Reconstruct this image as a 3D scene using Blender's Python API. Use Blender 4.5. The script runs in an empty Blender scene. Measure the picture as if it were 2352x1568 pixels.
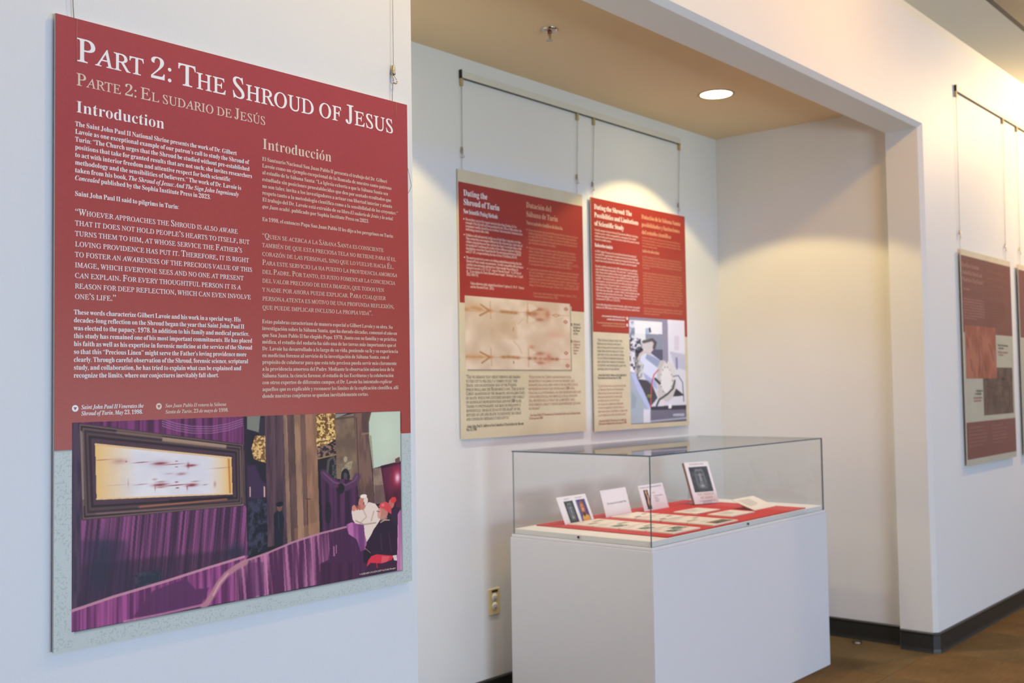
import bpy, bmesh, math, random
import numpy as np
from mathutils import Matrix, Vector

S = bpy.context.scene
COL = S.collection
random.seed(7)

# ------------------------------------------------------------------ camera
# world: X runs right along the wall, Y runs into the wall, Z is up; the camera is the origin, 1.40 m above the floor
YAW, PIT, ROL, FPX = 0.85948, 0.04350, -0.01527, 2459.4
_f = Vector((math.sin(YAW) * math.cos(PIT), math.cos(YAW) * math.cos(PIT), math.sin(PIT)))
_r = Vector((math.cos(YAW), -math.sin(YAW), 0))
_u = _r.cross(_f)
_R = _r * math.cos(ROL) + _u * math.sin(ROL)
_U = -_r * math.sin(ROL) + _u * math.cos(ROL)
cd = bpy.data.cameras.new('camera')
cam = bpy.data.objects.new('camera', cd)
COL.objects.link(cam)
cam.matrix_world = Matrix(((_R.x, _U.x, -_f.x, 0), (_R.y, _U.y, -_f.y, 0), (_R.z, _U.z, -_f.z, 0), (0, 0, 0, 1)))
cd.sensor_width = 36
cd.lens = FPX / 2352 * 36
cd.clip_start = 0.05
cd.dof.use_dof = True
cd.dof.focus_distance = 2.42
cd.dof.aperture_fstop = 5.2
S.camera = cam

# ------------------------------------------------------------------ light
S.view_settings.view_transform = 'Standard'
S.view_settings.look = 'None'
S.view_settings.gamma = 1
S.view_settings.use_curve_mapping = False
S.view_settings.exposure = 0.0
S.cycles.max_bounces = 8
S.cycles.diffuse_bounces = 5
S.cycles.transparent_max_bounces = 16
S.cycles.caustics_reflective = False
S.cycles.caustics_refractive = False
S.cycles.use_denoising = True

w = bpy.data.worlds.new('world')
S.world = w
w.use_nodes = True
w.node_tree.nodes['Background'].inputs[0].default_value = (0.45, 0.6, 1.0, 1)
w.node_tree.nodes['Background'].inputs[1].default_value = 0.02


def light(name, kind, loc, col, power, target=None, **kw):
    d = bpy.data.lights.new(name, kind)
    d.color = col
    d.energy = power
    for k, v in kw.items():
        setattr(d, k, v)
    o = bpy.data.objects.new(name, d)
    o.location = loc
    if target is not None:
        o.rotation_euler = (Vector(target) - Vector(loc)).to_track_quat('-Z', 'Y').to_euler()
    COL.objects.link(o)
    return o


# daylight through the tall windows across the room, then two added fill lamps
DAY = (0.74, 0.88, 1.0)
light('window_daylight', 'AREA', (1.2, -4.9, -0.7), DAY, 222, (1.2, 2, -0.7), shape='RECTANGLE', size=3.2, size_y=1.35)
light('window_daylight', 'AREA', (5.6, -4.9, -0.7), (0.5, 0.9, 1.0), 70, (5.6, 2, -0.7), shape='RECTANGLE', size=3.2, size_y=1.35)
light('added_blue_fill', 'AREA', (3, -3.4, 2.68), (0.05, 0.16, 1.0), 192, (3, -2.9, 0), shape='RECTANGLE', size=12, size_y=1.2)  # unseen blue fill added overhead for the lower alcove; no skylight known
light('added_low_fill', 'AREA', (3, -4.9, -1.2), (0.7, 0.6, 1.0), 30, (3, 2, -1.2), shape='RECTANGLE', size=12, size_y=0.35)  # unseen floor-level strip added to fill the low walls
# warm downlights of the room, in a row close to the wall
WARM = (1.0, 0.72, 0.38)
for x, e, c in ((2.0, 40, (1.0, 0.62, 0.06)), (4.5, 27, (1.0, 0.46, 0.06)), (8.0, 142, (1.0, 0.67, 0.34))):
    light('wall_wash_lamp', 'POINT', (x, 1.12, 1.90), c, e, shadow_soft_size=0.07)
# the two cans in the alcove ceiling: a wide sharp-edged pool and a softer core
for x in (2.68, 4.808):
    light('alcove_downlight', 'SPOT', (x, 2.737, 1.478), (1.0, 0.77, 0.34), 60, (x, 2.737, -1), spot_size=math.radians(112),
          spot_blend=0.10, shadow_soft_size=0.05)
    light('alcove_downlight_core', 'SPOT', (x, 2.737, 1.477), (0.58, 0.64, 1.0), 72, (x, 2.737, -1), spot_size=math.radians(88),
          spot_blend=0.9, shadow_soft_size=0.05)


# ------------------------------------------------------------------ helpers
def srgb(r, g, b):
    f = lambda c: (c / 255 / 12.92) if c / 255 <= 0.04045 else ((c / 255 + 0.055) / 1.055) ** 2.4
    return (f(r), f(g), f(b), 1)


def mat(name, col, rough=0.6, metal=0.0, spec=0.5, noise=0.0, nscale=20, bump=0.0, bscale=200, col2=None, stretch=None, emit=None):
    m = bpy.data.materials.new(name)
    m.use_nodes = True
    nt = m.node_tree
    b = nt.nodes['Principled BSDF']
    b.inputs['Base Color'].default_value = col
    b.inputs['Roughness'].default_value = rough
    b.inputs['Metallic'].default_value = metal
    b.inputs['Specular IOR Level'].default_value = spec
    tc = nt.nodes.new('ShaderNodeTexCoord')
    mp = nt.nodes.new('ShaderNodeMapping')
    nt.links.new(tc.outputs['Object'], mp.inputs[0])
    if stretch:
        mp.inputs['Scale'].default_value = stretch
    if noise or col2:
        n = nt.nodes.new('ShaderNodeTexNoise')
        n.inputs['Scale'].default_value = nscale
        n.inputs['Detail'].default_value = 6
        nt.links.new(mp.outputs[0], n.inputs['Vector'])
        r = nt.nodes.new('ShaderNodeValToRGB')
        c2 = col2 or tuple(c * (1 - noise) for c in col[:3]) + (1,)
        r.color_ramp.elements[0].color = c2
        r.color_ramp.elements[1].color = col
        r.color_ramp.elements[0].position = 0.35
        r.color_ramp.elements[1].position = 0.65
        nt.links.new(n.outputs['Fac'], r.inputs[0])
        nt.links.new(r.outputs[0], b.inputs['Base Color'])
    if bump:
        n2 = nt.nodes.new('ShaderNodeTexNoise')
        n2.inputs['Scale'].default_value = bscale
        n2.inputs['Detail'].default_value = 3
        nt.links.new(mp.outputs[0], n2.inputs['Vector'])
        bp = nt.nodes.new('ShaderNodeBump')
        bp.inputs['Strength'].default_value = bump
        bp.inputs['Distance'].default_value = 0.002
        nt.links.new(n2.outputs['Fac'], bp.inputs['Height'])
        nt.links.new(bp.outputs[0], b.inputs['Normal'])
    if emit:
        b.inputs['Emission Color'].default_value = emit[0]
        b.inputs['Emission Strength'].default_value = emit[1]
    return m


def weave_mat(name, col, amount=0.12, rough=0.38, mottle=0.1, speck=0.0, spec=0.5):
    """printed colour with a faint linen weave and mottling"""
    m = bpy.data.materials.new(name)
    m.use_nodes = True
    nt = m.node_tree
    N, L = nt.nodes, nt.links
    b = N['Principled BSDF']
    b.inputs['Roughness'].default_value = rough
    b.inputs['Specular IOR Level'].default_value = spec
    tc = N.new('ShaderNodeTexCoord')

    def noise(scale, st, detail=3):
        mp = N.new('ShaderNodeMapping')
        mp.inputs['Scale'].default_value = st
        L.new(tc.outputs['Object'], mp.inputs[0])
        n = N.new('ShaderNodeTexNoise')
        n.inputs['Scale'].default_value = scale
        n.inputs['Detail'].default_value = detail
        L.new(mp.outputs[0], n.inputs['Vector'])
        return n.outputs['Fac']

    def mth(op, a, c):
        n = N.new('ShaderNodeMath')
        n.operation = op
        for i, v in enumerate((a, c)):
            if isinstance(v, (int, float)):
                n.inputs[i].default_value = v
            else:
                L.new(v, n.inputs[i])
        return n.outputs[0]

    wv = mth('ADD', noise(60, (1, 1, 9)), noise(60, (9, 1, 1)))
    wv = mth('MULTIPLY', mth('SUBTRACT', wv, 1.0), amount * 2)
    mo = mth('MULTIPLY', mth('SUBTRACT', noise(5, (1, 1, 1), 5), 0.5), mottle * 2)
    tot = mth('ADD', wv, mo)
    if speck:
        sp = mth('MULTIPLY', mth('GREATER_THAN', noise(190, (1, 1, 1), 2), 0.56), -speck)
        big = mth('GREATER_THAN', noise(9, (1, 1, 1), 3), 0.42)
        tot = mth('ADD', tot, mth('MULTIPLY', sp, big))
    fac = mth('ADD', tot, 1.0)
    vm = N.new('ShaderNodeVectorMath')
    vm.operation = 'SCALE'
    vm.inputs[0].default_value = col[:3]
    L.new(fac, vm.inputs['Scale'])
    L.new(vm.outputs[0], b.inputs['Base Color'])
    return m


def print_mat(name, rough=0.5):
    """flat photographic print: the picture's own inks are a colour attribute, with fine paper grain"""
    m = bpy.data.materials.new(name)
    m.use_nodes = True
    nt = m.node_tree
    b = nt.nodes['Principled BSDF']
    b.inputs['Roughness'].default_value = rough
    b.inputs['Specular IOR Level'].default_value = 0.3
    a = nt.nodes.new('ShaderNodeAttribute')
    a.attribute_name = 'ink'
    n = nt.nodes.new('ShaderNodeTexNoise')
    n.inputs['Scale'].default_value = 900
    tc = nt.nodes.new('ShaderNodeTexCoord')
    nt.links.new(tc.outputs['Object'], n.inputs['Vector'])
    r = nt.nodes.new('ShaderNodeMapRange')
    r.inputs['To Min'].default_value = 0.9
    r.inputs['To Max'].default_value = 1.1
    nt.links.new(n.outputs['Fac'], r.inputs['Value'])
    vm = nt.nodes.new('ShaderNodeVectorMath')
    vm.operation = 'SCALE'
    nt.links.new(a.outputs['Color'], vm.inputs[0])
    nt.links.new(r.outputs[0], vm.inputs['Scale'])
    nt.links.new(vm.outputs[0], b.inputs['Base Color'])
    return m


def glass_mat(name, tint=(0.985, 0.992, 0.99, 1)):
    m = bpy.data.materials.new(name)
    m.use_nodes = True
    nt = m.node_tree
    N, L = nt.nodes, nt.links
    N.remove(N['Principled BSDF'])
    out = N['Material Output']
    tr = N.new('ShaderNodeBsdfTransparent')
    tr.inputs[0].default_value = tint
    gl = N.new('ShaderNodeBsdfGlossy')
    gl.inputs['Roughness'].default_value = 0.01
    lw = N.new('ShaderNodeLayerWeight')
    lw.inputs['Blend'].default_value = 0.5
    p5 = N.new('ShaderNodeMath')
    p5.operation = 'POWER'
    p5.inputs[1].default_value = 5
    sc = N.new('ShaderNodeMath')
    sc.operation = 'MULTIPLY_ADD'
    sc.inputs[1].default_value = 0.96
    sc.inputs[2].default_value = 0.035
    mx = N.new('ShaderNodeMixShader')
    L.new(lw.outputs['Facing'], p5.inputs[0])
    L.new(p5.outputs[0], sc.inputs[0])
    L.new(sc.outputs[0], mx.inputs[0])
    L.new(tr.outputs[0], mx.inputs[1])
    L.new(gl.outputs[0], mx.inputs[2])
    L.new(mx.outputs[0], out.inputs[0])
    return m


M = {}
WALLC = srgb(226, 226, 222)
M['wall'] = mat('painted_wall', WALLC, 0.55, bump=0.25, bscale=260, noise=0.02, nscale=2)
M['wall_alcove'] = M['wall']
M['ceil'] = mat('ceiling_paint', srgb(222, 220, 206), 0.8, bump=0.1)
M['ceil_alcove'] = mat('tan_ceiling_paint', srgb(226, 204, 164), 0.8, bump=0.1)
M['dark_fascia'] = mat('dark_fascia', srgb(92, 86, 76), 0.6, noise=0.05)
M['rubber'] = mat('black_rubber_base', srgb(42, 42, 38), 0.42, noise=0.15, nscale=30)
M['plinth'] = mat('white_laminate', srgb(222, 222, 222), 0.38, noise=0.01)
M['deck'] = mat('cream_deck', srgb(240, 237, 228), 0.5, noise=0.02)
M['redboard'] = mat('red_board', srgb(205, 45, 38), 0.62, noise=0.06, nscale=300)
M['boardedge'] = mat('brown_board_edge', srgb(70, 52, 30), 0.8, noise=0.1)
M['glass'] = glass_mat('clear_acrylic')
M['glassedge'] = mat('dark_teal_glass_edge', srgb(74, 98, 106), 0.25, noise=0.05)
M['easel'] = glass_mat('clear_easel_plastic', (0.93, 0.93, 0.95, 1))
M['foam'] = mat('white_foam_edge', srgb(222, 218, 205), 0.7, noise=0.04, nscale=60)
M['steel'] = mat('brushed_steel', srgb(190, 185, 172), 0.28, 1.0, noise=0.08, nscale=90)
M['chrome'] = mat('chrome', srgb(200, 190, 175), 0.12, 1.0, noise=0.05)
M['wire'] = mat('steel_wire', srgb(128, 120, 100), 0.45, 0.6, noise=0.1)
M['rail'] = mat('cream_rail', srgb(216, 213, 200), 0.5, noise=0.02)
M['railslot'] = mat('rail_slot', srgb(84, 78, 62), 0.6, noise=0.05)
M['blackhw'] = mat('black_hardware', srgb(28, 28, 26), 0.4, noise=0.1)
M['creamhw'] = mat('cream_hanger', srgb(180, 160, 112), 0.5, noise=0.05)
M['ivory'] = mat('ivory_plastic', srgb(222, 202, 148), 0.4, noise=0.02)
M['white_plastic'] = mat('white_plastic', srgb(236, 234, 226), 0.4, noise=0.02)
M['lampring'] = mat('lamp_ring', srgb(196, 176, 140), 0.5, noise=0.03)
M['lens'] = mat('lit_lens', srgb(255, 250, 235), 0.5, noise=0.01, emit=((1, 0.88, 0.55, 1), 20.0))
M['copper'] = mat('bulb_and_frame', srgb(150, 95, 75), 0.3, 0.8, noise=0.1)
M['clear'] = glass_mat('clear_rubber', (0.75, 0.75, 0.72, 1))
RED = srgb(170, 63, 47)
M['red_print'] = weave_mat('dark_red_print', RED, 0.16, 0.34, 0.07)
M['red_alcove'] = weave_mat('brick_red_print', srgb(160, 50, 38), 0.08, 0.36, 0.05)
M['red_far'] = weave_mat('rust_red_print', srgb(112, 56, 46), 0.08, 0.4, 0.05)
M['sage'] = weave_mat('sage_grey_print', srgb(199, 204, 194), 0.06, 0.4, 0.05, speck=0.16)
M['beige'] = weave_mat('parchment_print', srgb(214, 202, 170), 0.04, 0.4, 0.16, speck=0.07)
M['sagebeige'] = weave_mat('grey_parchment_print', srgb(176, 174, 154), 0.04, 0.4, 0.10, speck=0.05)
M['ink_white'] = mat('white_ink', srgb(246, 243, 236), 0.4, noise=0.02)
M['ink_cream'] = mat('cream_ink', srgb(226, 206, 180), 0.4, noise=0.02)
M['ink_tan'] = mat('tan_ink', srgb(224, 172, 132), 0.4, noise=0.02)
M['ink_black'] = mat('black_ink', srgb(58, 56, 46), 0.5, noise=0.05)
M['ink_brown'] = mat('red_brown_ink', srgb(160, 82, 68), 0.5, noise=0.05)
M['ink_grey'] = mat('grey_ink', srgb(110, 108, 110), 0.5, noise=0.05)
M['ink_gold'] = mat('gold_ink', srgb(200, 172, 140), 0.5, noise=0.05)
M['ink_soft'] = mat('soft_white_ink', srgb(232, 204, 190), 0.4, noise=0.02)
M['ink_softtan'] = mat('soft_tan_ink', srgb(206, 134, 104), 0.4, noise=0.02)
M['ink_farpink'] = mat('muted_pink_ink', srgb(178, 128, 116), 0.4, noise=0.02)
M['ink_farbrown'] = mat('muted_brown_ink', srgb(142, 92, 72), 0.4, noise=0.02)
M['photo'] = print_mat('photo_print')
M['card'] = mat('white_card', srgb(238, 234, 236), 0.5, noise=0.01)
M['creamcard'] = mat('cream_card', srgb(240, 230, 212), 0.5, noise=0.01)


def carpet(name, rot, a, b):
    m = bpy.data.materials.new(name)
    m.use_nodes = True
    nt = m.node_tree
    N, L = nt.nodes, nt.links
    bs = N['Principled BSDF']
    bs.inputs['Roughness'].default_value = 0.95
    bs.inputs['Specular IOR Level'].default_value = 0.1
    tc = N.new('ShaderNodeTexCoord')
    mp = N.new('ShaderNodeMapping')
    mp.inputs['Rotation'].default_value = (0, 0, rot)
    mp.inputs['Scale'].default_value = (2.5, 60, 1)
    L.new(tc.outputs['Object'], mp.inputs[0])
    n = N.new('ShaderNodeTexNoise')
    n.inputs['Scale'].default_value = 4
    n.inputs['Detail'].default_value = 5
    L.new(mp.outputs[0], n.inputs['Vector'])
    n2 = N.new('ShaderNodeTexNoise')
    n2.inputs['Scale'].default_value = 3
    L.new(tc.outputs['Object'], n2.inputs['Vector'])
    ad = N.new('ShaderNodeMath')
    ad.operation = 'ADD'
    L.new(n.outputs['Fac'], ad.inputs[0])
    L.new(n2.outputs['Fac'], ad.inputs[1])
    r = N.new('ShaderNodeValToRGB')
    r.color_ramp.elements[0].position = 0.30
    r.color_ramp.elements[1].position = 0.72
    r.color_ramp.elements[0].color = a
    r.color_ramp.elements[1].color = b
    hf = N.new('ShaderNodeMath')
    hf.operation = 'MULTIPLY'
    hf.inputs[1].default_value = 0.5
    L.new(ad.outputs[0], hf.inputs[0])
    L.new(hf.outputs[0], r.inputs[0])
    L.new(r.outputs[0], bs.inputs['Base Color'])
    bp = N.new('ShaderNodeBump')
    bp.inputs['Strength'].default_value = 0.6
    bp.inputs['Distance'].default_value = 0.003
    L.new(n.outputs['Fac'], bp.inputs['Height'])
    L.new(bp.outputs[0], bs.inputs['Normal'])
    return m


M['carpet'] = carpet('brown_carpet', 0.0, srgb(84, 70, 46), srgb(122, 102, 68))
M['carpet2'] = carpet('brown_carpet_turned', 1.5708, srgb(88, 70, 44), srgb(128, 102, 64))
M['carpetbase'] = mat('carpet_joint', srgb(50, 40, 26), 0.95, noise=0.1)


def tag(o, label=None, cat=None, group=None, kind=None):
    if label:
        o['label'] = label
    if cat:
        o['category'] = cat
    if group:
        o['group'] = group
    if kind:
        o['kind'] = kind
    return o


def empty(name, loc, label, cat, group=None, rz=0.0):
    o = bpy.data.objects.new(name, None)
    o.empty_display_size = 0.05
    o.location = loc
    o.rotation_euler = (0, 0, rz)
    COL.objects.link(o)
    return tag(o, label, cat, group)


def mesh_obj(name, me, mats, parent=None, loc=None):
    for m in (mats if isinstance(mats, (list, tuple)) else [mats]):
        me.materials.append(m)
    o = bpy.data.objects.new(name, me)
    COL.objects.link(o)
    if parent is not None:
        o.parent = parent
    if loc is not None:
        o.location = loc
    return o


class MB:
    """collects boxes, tubes and turned shapes and links them as ONE mesh object"""

    def __init__(s):
        s.bm = bmesh.new()

    def box(s, x0, x1, y0, y1, z0, z1, bev=0.0, mi=0, skip=()):
        b2 = bmesh.new()
        bmesh.ops.create_cube(b2, size=1)
        for v in b2.verts:
            v.co = Vector(((x0 + x1) / 2 + v.co.x * (x1 - x0), (y0 + y1) / 2 + v.co.y * (y1 - y0), (z0 + z1) / 2 + v.co.z * (z1 - z0)))
        if bev:
            bmesh.ops.bevel(b2, geom=b2.edges[:], offset=bev, segments=2, affect='EDGES', profile=0.5)
        s._merge(b2, mi)
        return s

    def _merge(s, b2, mi=0, mx=None):
        me = bpy.data.meshes.new('tmp')
        for f in b2.faces:
            f.material_index = mi
        b2.to_mesh(me)
        b2.free()
        if mx is not None:
            me.transform(mx)
        s.bm.from_mesh(me)
        bpy.data.meshes.remove(me)

    def quad(s, pts, mi=0):
        f = s.bm.faces.new([s.bm.verts.new(p) for p in pts])
        f.material_index = mi
        return s

    def lathe(s, prof, c=(0, 0, 0), axis=(0, 0, 1), n=24, mi=0, close=False):
        b2 = bmesh.new()
        rings = []
        for r, h in prof:
            if r < 1e-6:
                rings.append([b2.verts.new((0, 0, h))])
            else:
                rings.append([b2.verts.new((r * math.cos(2 * math.pi * k / n), r * math.sin(2 * math.pi * k / n), h)) for k in range(n)])
        for a, b in zip(rings, rings[1:]):
            for k in range(n):
                p = [a[k % len(a)], a[(k + 1) % len(a)], b[(k + 1) % len(b)], b[k % len(b)]]
                q = []
                for v in p:
                    if v not in q:
                        q.append(v)
                if len(q) > 2:
                    try:
                        b2.faces.new(q)
                    except ValueError:
                        pass
        for f in b2.faces:
            f.smooth = True
        mx = Matrix.Translation(Vector(c)) @ Vector(axis).to_track_quat('Z', 'Y').to_matrix().to_4x4()
        s._merge(b2, mi, mx)
        return s

    def tube(s, pts, r, n=6, mi=0):
        pts = [Vector(p) for p in pts]
        b2 = bmesh.new()
        prev = None
        for i, p in enumerate(pts):
            t = (pts[min(i + 1, len(pts) - 1)] - pts[max(i - 1, 0)]).normalized()
            q = t.to_track_quat('Z', 'Y').to_matrix()
            ring = [b2.verts.new(p + q @ Vector((r * math.cos(2 * math.pi * k / n), r * math.sin(2 * math.pi * k / n), 0))) for k in range(n)]
            if prev:
                # match the ring with the least twist
                best = min(range(n), key=lambda o: (ring[o].co - prev[0].co).length)
                ring = ring[best:] + ring[:best]
                for k in range(n):
                    b2.faces.new((prev[k], prev[(k + 1) % n], ring[(k + 1) % n], ring[k]))
            else:
                b2.faces.new(ring[::-1])
            prev = ring
        b2.faces.new(prev)
        for f in b2.faces:
            f.smooth = True
        s._merge(b2, mi)
        return s

    def build(s, name, mats, parent=None, loc=None):
        bmesh.ops.recalc_face_normals(s.bm, faces=s.bm.faces[:])
        me = bpy.data.meshes.new(name)
        s.bm.to_mesh(me)
        s.bm.free()
        return mesh_obj(name, me, mats, parent, loc)


def arc(p0, p1, p2, n=10):
    """quadratic curve through three control points"""
    out = []
    for i in range(n + 1):
        t = i / n
        out.append(tuple((1 - t) ** 2 * a + 2 * t * (1 - t) * b + t * t * c for a, b, c in zip(p0, p1, p2)))
    return out


# ------------------------------------------------------------------ the setting
D = 2.0
ZF = -1.3997       # floor
XC = 1.9350       # left corner of the alcove
YB = 3.2622       # back wall of the alcove
ZN = 1.4889       # alcove ceiling
XR = 5.7076       # right wall of the alcove
XJ = 5.6423       # jamb of the opening
YJ = 2.1924       # back edge of the jamb and header
ZH = 1.3399       # underside of the header
CH = 0.0212       # chamfer round the opening
ZS = 1.9634       # ceiling strip along the wall
YS = 1.6853
ZTOP = 2.75
XL, XRR, YBK = -5.0, 11.0, -5.0


def struct(name, o, label, cat='wall'):
    o.name = name
    return tag(o, label, cat, kind='structure')


w_ = MB().box(XL, XC, D, YB + 0.15, ZF - 0.1, ZTOP, bev=0.003).build('wall_left', M['wall'])
struct('wall_left', w_, 'white painted wall carrying the large red panel on the left')
w_ = MB().box(XC, XR + 0.2, YB, YB + 0.15, ZF - 0.1, ZTOP).build('wall_back', M['wall'])
struct('wall_back', w_, 'white back wall of the alcove behind the display case')
w_ = MB().box(XR, XR + 0.2, YJ, YB, ZF - 0.1, ZTOP).build('wall_right', M['wall'])
struct('wall_right', w_, 'cream-lit side wall of the alcove right of the display case')
# front wall: header, chamfered opening, pillar and the wall on the right in one plastered surface
m = MB()
b = m.bm
sec = [(D, CH), (D + CH, 0.0), (YJ, 0.0)]
for (y0, o0), (y1, o1) in zip(sec, sec[1:]):
    m.quad([(XC, y0, ZH + o0), (XJ + o0, y0, ZH + o0), (XJ + o1, y1, ZH + o1), (XC, y1, ZH + o1)])
    m.quad([(XJ + o0, y0, ZH + o0), (XJ + o0, y0, ZF), (XJ + o1, y1, ZF), (XJ + o1, y1, ZH + o1)])
m.quad([(XC, D, ZH + CH), (XJ + CH, D, ZH + CH), (XJ + CH, D, ZTOP), (XC, D, ZTOP)])
m.quad([(XJ + CH, D, ZF), (XRR, D, ZF), (XRR, D, ZTOP), (XJ + CH, D, ZTOP)])
m.quad([(XC, YJ, ZH), (XR + 0.2, YJ, ZH), (XR + 0.2, YJ, ZTOP), (XC, YJ, ZTOP)])
m.quad([(XJ, YJ, ZF), (XR + 0.2, YJ, ZF), (XR + 0.2, YJ, ZH), (XJ, YJ, ZH)])
bmesh.ops.remove_doubles(b, verts=b.verts[:], dist=1e-5)
struct('wall_front', m.build('wall_front', M['wall']), 'cream wall with the header and pillar around the alcove opening')
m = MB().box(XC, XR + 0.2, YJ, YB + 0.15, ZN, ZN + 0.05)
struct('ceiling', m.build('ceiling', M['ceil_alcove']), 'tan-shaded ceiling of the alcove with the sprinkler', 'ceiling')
m = MB().box(XL, XRR, YS, D, ZS, ZS + 0.05)
struct('ceiling', m.build('ceiling', M['ceil']), 'narrow cream ceiling strip above the right wall', 'ceiling')
m = MB().box(XL, XRR, YS - 0.03, YS, ZS, ZTOP, bev=0.002)
struct('trim_1', m.build('trim_1', M['dark_fascia']), 'dark grey fascia at the top right corner', 'fascia')
m = MB().box(XL, XRR, YBK, YS, ZTOP, ZTOP + 0.05)
struct('ceiling', m.build('ceiling', M['ceil']), 'high ceiling of the room behind the camera', 'ceiling')
m = MB().box(XL, XRR, YBK - 0.1, YBK, ZF, ZTOP)
struct('wall_rear', m.build('wall_rear', M['wall']), 'window wall across the room behind the camera')
m = MB().box(XL - 0.1, XL, YBK, D, ZF, ZTOP)
struct('wall_side', m.build('wall_side', M['wall']), 'side wall of the room far left of the panels')
m = MB().box(XRR, XRR + 0.1, YBK, D, ZF, ZTOP)
struct('wall_end', m.build('wall_end', M['wall']), 'end wall of the room far right of the panels')

# floor of carpet tiles
fl = MB().box(XL, XRR, YBK, YB, ZF - 0.1, ZF - 0.004).build('floor', M['carpetbase'])
struct('floor', fl, 'brown carpet tile floor', 'floor')
TS = 0.61
tm = None
for i in range(-4, 8):
    for j in range(-3, 3):
        x0, y0 = 5.69 + i * TS, 2.035 + (j - 1) * TS - TS * 0
        x1, y1 = x0 + TS, y0 + TS
        if y0 > YB or x1 < 2.4 or x0 > XRR or y0 >= D + 0.05 and x0 > XR:
            continue
        if tm is None:
            bm = bmesh.new()
            bmesh.ops.create_cube(bm, size=1)
            for v in bm.verts:
                v.co = Vector((v.co.x * (TS - 0.0015), v.co.y * (TS - 0.0015), v.co.z * 0.004 - 0.002))
            bmesh.ops.bevel(bm, geom=[e for e in bm.edges if all(v.co.z > -0.001 for v in e.verts)], offset=0.0008, segments=1, affect='EDGES')
            tm = []
            for k in ('carpet', 'carpet2'):
                me = bpy.data.meshes.new('carpet_tile')
                bm.to_mesh(me)
                me.materials.append(M[k])
                tm.append(me)
            bm.free()
        t = bpy.data.objects.new('carpet_tile', tm[(i + j) % 2])
        t.location = ((x0 + x1) / 2, (y0 + y1) / 2, ZF)
        COL.objects.link(t)
        t.parent = fl


def sweep(path, prof, closed_ends=True):
    """extrude a (outward, height) profile along an XY path, outward = left-hand side of travel reversed"""
    m = MB()
    P = [Vector((x, y, 0)) for x, y in path]
    rings = []
    for i, p in enumerate(P):
        a = (P[i] - P[i - 1]).normalized() if i > 0 else None
        c = (P[i + 1] - P[i]).normalized() if i < len(P) - 1 else None
        na = Vector((a.y, -a.x, 0)) if a else None
        nc = Vector((c.y, -c.x, 0)) if c else None
        if na is None:
            n = nc
        elif nc is None:
            n = na
        else:
            n = (na + nc).normalized()
            n = n / max(n.dot(na), 0.2)
        rings.append([m.bm.verts.new(p + n * o + Vector((0, 0, z))) for o, z in prof])
    k = len(prof)
    for r0, r1 in zip(rings, rings[1:]):
        for i in range(k):
            m.bm.faces.new((r0[i], r0[(i + 1) % k], r1[(i + 1) % k], r1[i]))
    m.bm.faces.new(rings[0][::-1])
    m.bm.faces.new(rings[-1])
    return m


HB = 0.1047
prof = [(0, ZF), (0.014, ZF), (0.0115, ZF + 0.008), (0.0095, ZF + 0.02), (0.009, ZF + HB - 0.016), (0.0115, ZF + HB - 0.012), (0.0115, ZF + HB - 0.005), (0.007, ZF + HB), (0, ZF + HB)]
m = sweep([(XC, YB), (XR, YB)], prof)
struct('baseboard_back', m.build('baseboard_back', M['rubber']), 'black rubber baseboard along the alcove back wall', 'baseboard')
m = sweep([(XR, YB - 0.012), (XR, YJ)], prof)
struct('baseboard_right', m.build('baseboard_right', M['rubber']), 'black rubber baseboard right of the display case', 'baseboard')
m = sweep([(XJ, YJ - 0.004), (XJ, D + CH), (XJ + CH, D), (XRR, D)], prof)
struct('baseboard_front', m.build('baseboard_front', M['rubber']), 'black rubber baseboard wrapping the pillar and the right wall', 'baseboard')
m = sweep([(XL, D), (XC, D), (XC, YB)], prof)
struct('baseboard_left', m.build('baseboard_left', M['rubber']), 'black rubber baseboard under the large red panel', 'baseboard')

# ------------------------------------------------------------------ glyphs: serif letters taken from the built-in font as flat outlines
GL = {}
ACC = {'á': 'a', 'é': 'e', 'í': 'i', 'ó': 'o', 'ú': 'u', 'Á': 'A', 'É': 'E', 'Í': 'I', 'Ó': 'O', 'Ú': 'U'}
TIL = {'ñ': 'n', 'Ñ': 'N'}


def codepoint(ch, st):
    o = ord(ch)
    if st == 'T' and 'A' <= ch <= 'Z':
        return chr(0x1D434 + o - 65)
    if st == 'T':
        st = 'R'
    if st == 'R':
        if 'A' <= ch <= 'Z':
            return chr(0x1D400 + o - 65)
        if 'a' <= ch <= 'z':
            return chr(0x1D41A + o - 97)
        if '0' <= ch <= '9':
            return chr(0x1D7CE + o - 48)
    if st == 'I':
        if 'A' <= ch <= 'Z':
            return chr(0x1D468 + o - 65)
        if 'a' <= ch <= 'z':
            return chr(0x1D482 + o - 97)
        if '0' <= ch <= '9':
            return chr(0x1D7CE + o - 48)
    return ch


def _text_mesh(body, res, off=0.0):
    c = bpy.data.curves.new('g', 'FONT')
    c.offset = off
    c.body = body
    c.resolution_u = res
    o = bpy.data.objects.new('g', c)
    COL.objects.link(o)
    me = bpy.data.meshes.new_from_object(o.evaluated_get(bpy.context.evaluated_depsgraph_get()))
    v = np.zeros(len(me.vertices) * 3)
    me.vertices.foreach_get('co', v)
    v = v.reshape(-1, 3)[:, :2]
    me.calc_loop_triangles()
    t = np.zeros(len(me.loop_triangles) * 3, dtype=np.int64)
    me.loop_triangles.foreach_get('vertices', t)
    bpy.data.meshes.remove(me)
    bpy.data.objects.remove(o)
    bpy.data.curves.remove(c)
    return v, t.reshape(-1, 3)


_H = None
SLANT = 0.268


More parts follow.
